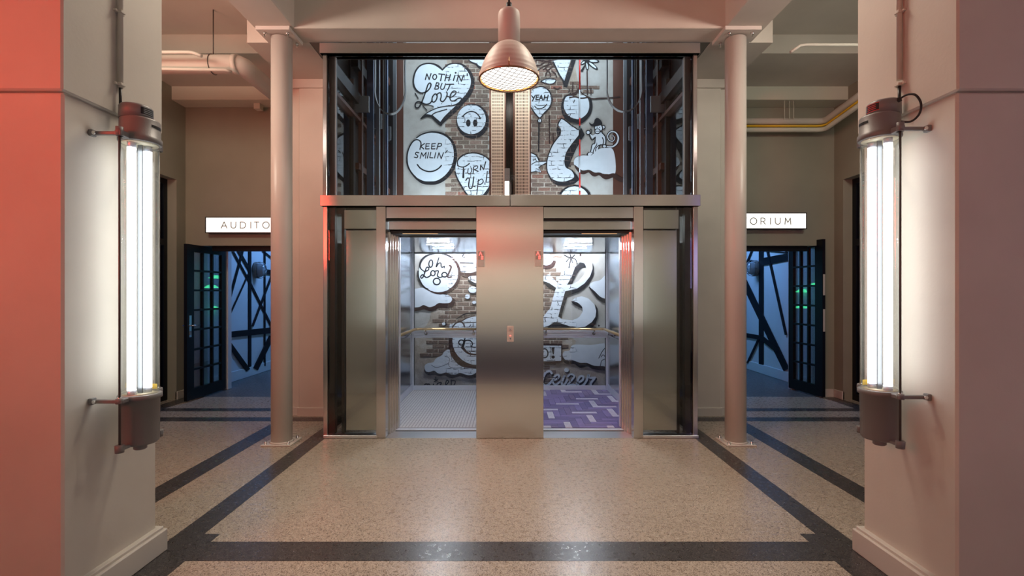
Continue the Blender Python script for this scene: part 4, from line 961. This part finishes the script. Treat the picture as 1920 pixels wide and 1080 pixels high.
M.st([(150, 520), (250, 487), (335, 510), (398, 578), (422, 680), (392, 782), (305, 875), (248, 938), (182, 880), (115, 780)], [12, 16, 20, 22, 24, 20, 18, 16, 18, 16])
M.sts([[(130, 620), (152, 650)], [(182, 612), (140, 695)], [(202, 610), (190, 675)], [(202, 612), (235, 610)], [(196, 642), (225, 640)], [(190, 675), (225, 673)], [(240, 680), (268, 612)], [(268, 612), (288, 680)], [(250, 655), (282, 655)], [(318, 612), (306, 680)], [(368, 612), (352, 682)], [(310, 648), (360, 645)]], 17, smooth=False)
M.st([(172, 770), (210, 802), (270, 803), (320, 775), (348, 742)], 14).st([(190, 740), (205, 755), (300, 760)], 8)
M.ell(245, 980, 34, 38, 1).ell(245, 978, 20, 24, 0).st([(235, 1015), (230, 1420)], 18, 1, False)
M.sts([[(385, 905), (388, 1310)], [(440, 1165), (440, 1280)], [(725, 430), (718, 555)], [(672, 520), (668, 562)], [(930, 270), (935, 605)], [(985, 512), (986, 600)]], 16, 2, False).done()
M = Motif('painted_flower', 'C', 'pointed flower')
for (a, b, w_, m_) in ((1098, 120, 40, 0), (1078, 232, 40, 0), (936, 245, 30, 0), (855, 62, 34, 0), (985, 30, 30, 0), (845, 160, 30, 0), (1050, 20, 30, 0)):
    mx, my = (a+920)/2, (b+108)/2; dx, dy = a-920, b-108; L = math.hypot(dx, dy); rx = L*.5; an = math.atan2(dy, dx)
    M.ell(mx, my, rx+9, w_/2+8, 1, an).ell(mx+dx*.08, my+dy*.08, rx*.66, w_/2-5, 0, an)
M.ell(920, 110, 34, 28, 1).st([(905, 170), (855, 255)], [16, 34], smooth=False).done()
M = Motif('painted_ball', 'C', 'white ball with heavy black edge')
M.st([(690, 590), (610, 640), (575, 740), (590, 860), (650, 940), (740, 985), (830, 990), (900, 940), (960, 860), (985, 760), (970, 660), (920, 625)], [20, 30, 34, 50, 60, 66, 70, 64, 60, 50, 30, 14])
M.fill([(625, 640), (700, 620), (780, 640), (860, 610), (930, 640), (962, 760), (930, 870), (850, 940), (780, 955), (690, 925), (620, 850), (592, 750)])
M.st([(650, 605), (720, 600), (780, 570), (820, 500), (850, 575), (930, 630), (1010, 660), (1110, 655), (1240, 650), (1400, 635)], [16, 30, 34, 18, 14, 16, 16, 22, 16, 22], 2).st([(680, 645), (760, 635), (850, 655), (950, 640)], 22, 2)
M.st([(750, 680), (735, 720)], 12).done()
M = Motif('painted_figure', 'D', 'tall white curved letter with black shadow')
M.fill([(780, 95), (850, 85), (895, 180), (840, 260), (765, 400), (695, 560), (655, 665), (720, 692), (790, 770), (822, 830), (740, 892), (620, 918), (500, 912), (420, 862), (370, 780), (500, 800), (600, 500)], 1, False)
M.fill([(560, -50), (620, -25), (700, 40), (815, 105), (812, 175), (700, 320), (625, 440), (603, 560), (622, 650), (705, 700), (740, 790), (640, 845), (520, 852), (405, 800), (360, 700), (347, 560), (390, 430), (440, 310), (540, 190), (552, 100), (510, 20)], 0)
M.st([(800, 105), (700, 40), (600, -40), (555, -55), (515, 10), (500, 70)], 18, smooth=False).fill([(500, 65), (552, 100), (548, 160), (500, 210), (490, 120)], 1, False)
M.st([(540, 180), (440, 310), (385, 430), (350, 560), (352, 700), (395, 790)], 16).ell(682, 634, 14, 14, 1).done()
M = Motif('painted_cloud', 'D', 'cloud with wavy black underside')
M.fill([(740, 560), (770, 510), (850, 480), (930, 480), (1000, 470), (1090, 390), (1200, 370), (1300, 390), (1340, 560), (1330, 745), (1210, 745), (1110, 735), (1040, 722), (960, 690), (850, 690), (790, 650), (745, 620)])
M.st([(755, 625), (800, 680), (870, 725), (955, 705), (1030, 755), (1110, 745), (1200, 795), (1310, 765), (1390, 815), (1480, 845)], [18, 46, 54, 40, 56, 42, 60, 62, 66, 66], 2).done()
M = Motif('painted_monkey', 'D', 'small seated monkey in a dark hat')
M.st([(1200, 345), (1290, 352), (1360, 300), (1380, 215), (1340, 145), (1270, 138), (1228, 190), (1245, 255), (1300, 272), (1328, 230), (1305, 190), (1280, 205)], [36, 40, 44, 44, 36, 36, 34, 34, 32, 26, 22, 12])
M.st([(1190, 345), (1290, 352), (1360, 300), (1380, 215), (1340, 145), (1270, 138), (1228, 190), (1245, 255), (1300, 272), (1328, 230), (1305, 190), (1280, 205)], [14, 18, 22, 22, 16, 14, 12, 12, 10, 8, 6, 3], 0)
M.fill([(1060, 150), (1150, 150), (1195, 210), (1200, 320), (1110, 320), (1090, 420), (1040, 500), (960, 470), (1000, 330), (1045, 300)], 0)
M.st([(960, 180), (1000, 255), (1050, 215)], 14).st([(975, 150), (1010, 195), (1060, 150)], 14).fill([(965, 160), (1005, 240), (1045, 205), (1055, 160), (1010, 190)], 0, False)
M.ell(945, 145, 36, 36, 1).ell(945, 145, 22, 22, 0).ring(985, 125, 14, 28, 12)
M.st([(1048, 215), (1040, 300), (1005, 320), (985, 400), (978, 430)], 15).st([(1145, 150), (1190, 200), (1202, 270), (1195, 315)], 15).st([(1150, 220), (1168, 265), (1155, 320), (1110, 335), (1085, 430), (1070, 470)], 14).st([(1070, 320), (1025, 400), (1020, 450), (1050, 440), (1060, 370), (1100, 330)], 13)
M.ell(1180, 345, 36, 30, 1).ell(1180, 345, 23, 18, 0).ell(975, 468, 52, 42, 1).ell(978, 462, 36, 28, 0).ell(1032, 500, 60, 46, 1).ell(1030, 490, 42, 30, 0)
M.ell(1165, 70, 32, 32, 1).ell(1165, 70, 19, 19, 0).ell(1095, 82, 66, 62, 1).ell(1095, 82, 52, 48, 0)
M.fill([(960, 0), (1000, 25), (1030, 0), (1040, -40), (1075, -65), (1120, -40), (1150, 20), (1100, 50), (1020, 58), (975, 40)], 1).ell(1080, 128, 46, 42, 1).ell(1080, 128, 32, 29, 0).st([(1055, 128), (1105, 128)], 8, smooth=False).ell(1075, 72, 7, 9, 1).ell(1110, 72, 7, 9, 1).ell(1070, 300, 6, 6, 1).done()
M = Motif('painted_bird', 'D', 'folded paper bird beside the perforated guard')
M.fill([(60, 430), (120, 440), (200, 480), (238, 560), (380, 558), (235, 650), (272, 720), (190, 712), (60, 722)], 0, False)
M.st([(110, 435), (195, 475), (240, 555)], [12, 18, 20]).st([(130, 605), (190, 570), (380, 560)], 12, smooth=False).st([(380, 560), (230, 650), (272, 725), (190, 708), (110, 722)], 12, smooth=False).st([(190, 665), (240, 690), (180, 690)], 9, smooth=False).st([(150, 545), (180, 535), (175, 515), (200, 560)], 9).done()
M = Motif('painted_ball', 'D', 'top of a ball cut off by the middle beam')
M.ell(755, 1100, 240, 195, 1).ell(750, 1110, 205, 185, 0).done()
# ---------------- behind the left car
M = Motif('painted_head', 'E', 'round head lettered oh Lord')
M.ell(425, 335, 268, 270, 2).ell(400, 328, 256, 250, 0)
M.st([(205, 300), (170, 270), (158, 225), (180, 160), (240, 105), (320, 80), (420, 75), (500, 92), (560, 118)], [14, 18, 22, 24, 22, 16, 14, 18, 26])
M.st([(132, 300), (140, 380), (180, 470), (225, 520), (262, 535)], [12, 20, 20, 18, 14])
M.ring(300, 205, 25, 48, 20, rot=.1).st([(405, 130), (368, 250), (400, 205), (430, 200), (440, 250), (480, 240)], 18).st([(478, 240), (476, 262)], 14, smooth=False)
M.st([(215, 310), (265, 290), (272, 260), (245, 255), (225, 310), (205, 370), (180, 395), (168, 375), (195, 350), (240, 385), (290, 365), (300, 335)], 18)
M.ring(328, 330, 28, 34, 17).st([(350, 305), (400, 300), (385, 360), (415, 385), (450, 375)], 17).ring(478, 350, 34, 30, 18).st([(545, 230), (565, 255), (520, 375), (570, 378)], [22, 24, 24, 20], 2)
M.ring(378, 438, 45, 42, 18).done()
M = Motif('painted_cloud', 'E', 'cloud under the oh Lord head')
M.fill([(0, 560), (120, 530), (200, 520), (262, 545), (330, 512), (400, 535), (450, 590), (510, 610), (570, 640), (620, 690), (590, 760), (520, 785), (460, 775), (400, 785), (350, 815), (280, 822), (210, 800), (150, 815), (60, 825), (0, 825)], 2)
M.fill([(0, 560), (120, 530), (200, 520), (262, 545), (330, 518), (400, 540), (450, 595), (510, 610), (565, 640), (575, 680), (545, 715), (470, 722), (400, 720), (345, 755), (280, 772), (205, 745), (150, 770), (60, 778), (0, 778)], 0)
M.st([(225, 520), (262, 538), (330, 512), (400, 538), (450, 590), (510, 608)], [14, 16, 16, 18, 14, 12]).done()
M = Motif('painted_cloud', 'E', 'cloud edge at the upper right of the left car')
M.fill([(640, 60), (1000, 60), (1000, 290), (890, 310), (800, 325), (700, 310), (660, 240), (590, 130)], 0).st([(680, 330), (740, 355), (820, 355), (900, 325), (980, 300)], [20, 50, 48, 50, 40], 2)
M.st([(735, 75), (715, 110), (745, 125)], 20).st([(680, 195), (850, 200)], 18, smooth=False)
M.fill([(790, 380), (900, 370), (960, 480), (900, 470), (830, 430)], 0).st([(792, 428), (840, 460), (930, 490)], [22, 34, 34])
M.ell(852, 560, 62, 50, 1).ell(846, 544, 54, 44, 0).ell(785, 645, 34, 32, 1).ell(778, 635, 32, 30, 0).ell(872, 722, 34, 24, 1).ell(866, 710, 26, 20, 0).ell(480, 995, 26, 24, 1).ell(468, 990, 22, 20, 0).done()
M = Motif('painted_face', 'F', 'big round face cut off by the centre panel')
M.ell(935, 370, 385, 355, 2).ell(945, 350, 345, 330, 0).fill([(560, 315), (1010, 300), (1010, 200), (560, 205)], 0, False)
M.fill([(560, 150), (610, 120), (700, 85), (760, 110), (800, 200), (770, 300), (600, 310)], 0)
M.st([(600, 175), (640, 120), (700, 95), (745, 115), (765, 165)], [18, 20, 22, 22, 16], 2)
M.st([(765, 110), (980, 100)], 12).st([(655, 60), (750, 0), (830, -20), (960, -35)], [12, 18, 18, 12])
M.ring(722, 375, 36, 34, 18).st([(760, 400), (775, 350), (840, 350), (872, 390), (860, 430), (910, 440)], 16).st([(735, 440), (800, 510), (880, 535), (990, 535)], [40, 26, 22, 20], 2).st([(770, 320), (750, 400), (740, 450)], [14, 30, 24]).sts([[(855, 430), (860, 490)], [(780, 430), (990, 438)], [(790, 488), (990, 490)]], 7, 1, False)
M.sts([[(880, 120), (880, 165)], [(825, 165), (850, 135)]], 10, 1, False).done()
M = Motif('painted_cloud', 'F', 'long cloud below the big round face')
M.fill([(225, 770), (240, 700), (300, 690), (520, 560), (700, 700), (960, 740), (1000, 840), (960, 830), (900, 855), (820, 862), (760, 850), (700, 832), (620, 855), (560, 850), (500, 820), (430, 828), (360, 810), (280, 815)], 1)
M.fill([(232, 740), (228, 690), (265, 655), (340, 640), (380, 590), (460, 545), (490, 500), (545, 470), (600, 500), (650, 620), (760, 700), (960, 740), (960, 745), (880, 805), (800, 812), (710, 785), (640, 805), (570, 800), (515, 778), (450, 795), (400, 785), (355, 755), (290, 772), (250, 765)], 0)
M.st([(520, 450), (575, 460), (600, 540), (680, 640), (780, 690), (960, 700)], [10, 30, 40, 44, 46, 46], 2).sts([[(320, 680), (380, 710), (470, 690), (550, 650)], [(500, 560), (560, 590), (550, 680), (600, 715), (700, 715), (740, 695)], [(580, 630), (660, 640)]], 6).done()
M = Motif('painted_signature', 'F', 'thin black script signature low on the left')
M.sts([[(378, 840), (380, 912)], [(352, 870), (408, 900)], [(405, 868), (355, 905)]], 13, 1, False)
M.st([(260, 935), (230, 940), (212, 990), (215, 1040)], 18).st([(262, 990), (298, 950), (275, 935), (258, 985), (280, 1030), (320, 990)], 16).st([(345, 935), (335, 1000), (375, 990), (400, 920)], 14).st([(400, 925), (450, 915), (430, 985), (500, 975)], 18).st([(505, 960), (550, 905), (525, 885), (508, 940), (530, 990), (580, 960), (585, 880)], 15).st([(580, 890), (640, 895), (620, 950), (590, 965)], 15).st([(620, 990), (655, 990)], 14, 1, False).done()
# ---------------- behind the right car
M = Motif('painted_letter', 'G', 'huge white script capital L with black shadow')
M.fill([(500, 230), (540, 190), (590, 195), (625, 250), (575, 250), (530, 290), (480, 370), (435, 470), (370, 480), (420, 330), (460, 260)], 1, False)
M.fill([(60, 380), (140, 430), (228, 515), (215, 560), (130, 520), (60, 450)], 1, False)
M.fill([(700, 190), (722, 260), (715, 350), (670, 440), (600, 520), (520, 575), (430, 605), (380, 620), (330, 780), (290, 905), (255, 895), (280, 770), (330, 620), (345, 565), (430, 540), (540, 500), (640, 400), (690, 300)], 1, False)
M.fill([(735, 730), (772, 800), (775, 890), (740, 990), (690, 1050), (600, 1080), (300, 1080), (100, 1060), (180, 960), (400, 1000), (600, 1010), (700, 930), (745, 830)], 1, False)
M.fill([(360, 150), (420, 130), (480, 150), (500, 200), (470, 260), (430, 370), (368, 485), (440, 475), (520, 430), (590, 350), (622, 260), (600, 200), (540, 185), (500, 200), (470, 140), (490, 90), (600, 85), (660, 120), (700, 190), (702, 270), (670, 370), (600, 460), (500, 530), (400, 552), (345, 565), (330, 620), (290, 760), (255, 895), (300, 930), (440, 945), (530, 900), (575, 830), (570, 780), (520, 730), (430, 690), (480, 650), (560, 630), (650, 660), (720, 730), (750, 820), (740, 900), (690, 970), (600, 1030), (500, 1040), (400, 1020), (280, 980), (205, 965), (140, 1010), (60, 1035), (60, 900), (110, 830), (150, 790), (190, 640), (225, 520), (140, 460), (60, 430), (60, 370), (140, 340), (190, 400), (250, 460), (300, 300)], 0, False)
M.fill([(425, 695), (500, 710), (550, 750), (568, 785), (510, 765), (450, 730)], 1)
M.sts([[(330, 90), (420, 130), (470, 90)], [(420, 130), (395, 260)], [(415, 110), (440, 190)], [(420, 130), (480, 150), (500, 210)], [(400, 130), (360, 180)], [(405, 70), (420, 120)]], 15)
M.done()
M = Motif('painted_cloud', 'G', 'cloud beside the script letter')
M.fill([(665, 480), (720, 440), (800, 420), (880, 350), (960, 360), (960, 680), (870, 665), (790, 640), (740, 590), (700, 555)], 0)
M.st([(660, 515), (720, 580), (790, 655), (870, 690), (950, 700)], [14, 36, 46, 52, 50])
M.ell(110, 185, 110, 90, 2).ell(100, 150, 88, 76, 0).fill([(530, 60), (560, 60), (555, 112), (535, 112)], 2, False).ell(785, 1015, 12, 12, 1).done()
M = Motif('painted_box', 'H', 'white box ending in an exclamation mark')
M.fill([(30, 385), (318, 395), (320, 640), (280, 655), (30, 660)], 2, False).fill([(30, 415), (302, 418), (302, 622), (30, 628)], 0, False)
M.ring(78, 520, 46, 60, 18).fill([(172, 440), (214, 435), (205, 530), (190, 540)], 1, False).ell(195, 570, 22, 22, 1).st([(150, 430), (165, 520), (160, 600)], 7).done()
M = Motif('painted_cloud', 'H', 'low flat cloud above the white signature')
M.fill([(322, 560), (340, 640), (400, 670), (480, 665), (560, 715), (660, 700), (740, 735), (960, 745), (960, 600), (500, 500)], 1)
M.fill([(322, 540), (345, 495), (415, 480), (440, 425), (500, 402), (700, 408), (960, 405), (960, 690), (860, 692), (740, 685), (650, 650), (560, 648), (475, 620), (400, 622), (345, 595)], 0)
M.st([(905, 440), (860, 490), (810, 585)], 10).st([(840, 570), (870, 540), (900, 590), (850, 620), (830, 690)], 9).done()
M = Motif('painted_signature', 'H', 'thick white script signature with black shadow')
def scr(dx, dy, m, w_):
    g = lambda L: [(a+dx, b+dy) for a, b in L]
    M.st(g([(175, 790), (150, 762), (95, 780), (60, 850), (50, 920), (90, 955), (140, 935), (190, 880)]), w_, m)
    M.st(g([(185, 880), (240, 870), (275, 830), (250, 810), (205, 850), (195, 920), (235, 940), (290, 900)]), w_*.85, m)
    M.st(g([(345, 825), (310, 930), (350, 935), (385, 880)]), w_*.9, m).st(g([(395, 830), (430, 800), (480, 830), (420, 910), (390, 950), (470, 940), (500, 980), (450, 1010), (420, 1040)]), w_*.8, m)
    M.st(g([(510, 930), (590, 880), (600, 835), (560, 830), (525, 890), (540, 960), (600, 950), (650, 880)]), w_*.95, m)
    M.st(g([(650, 880), (670, 810), (690, 850), (760, 845)]), w_*.9, m).st(g([(750, 860), (700, 930), (730, 975), (780, 965)]), w_, m).ell(375+dx, 745+dy, 32, 30, m)
scr(12, 22, 1, 34); scr(0, 0, 0, 30); M.done()
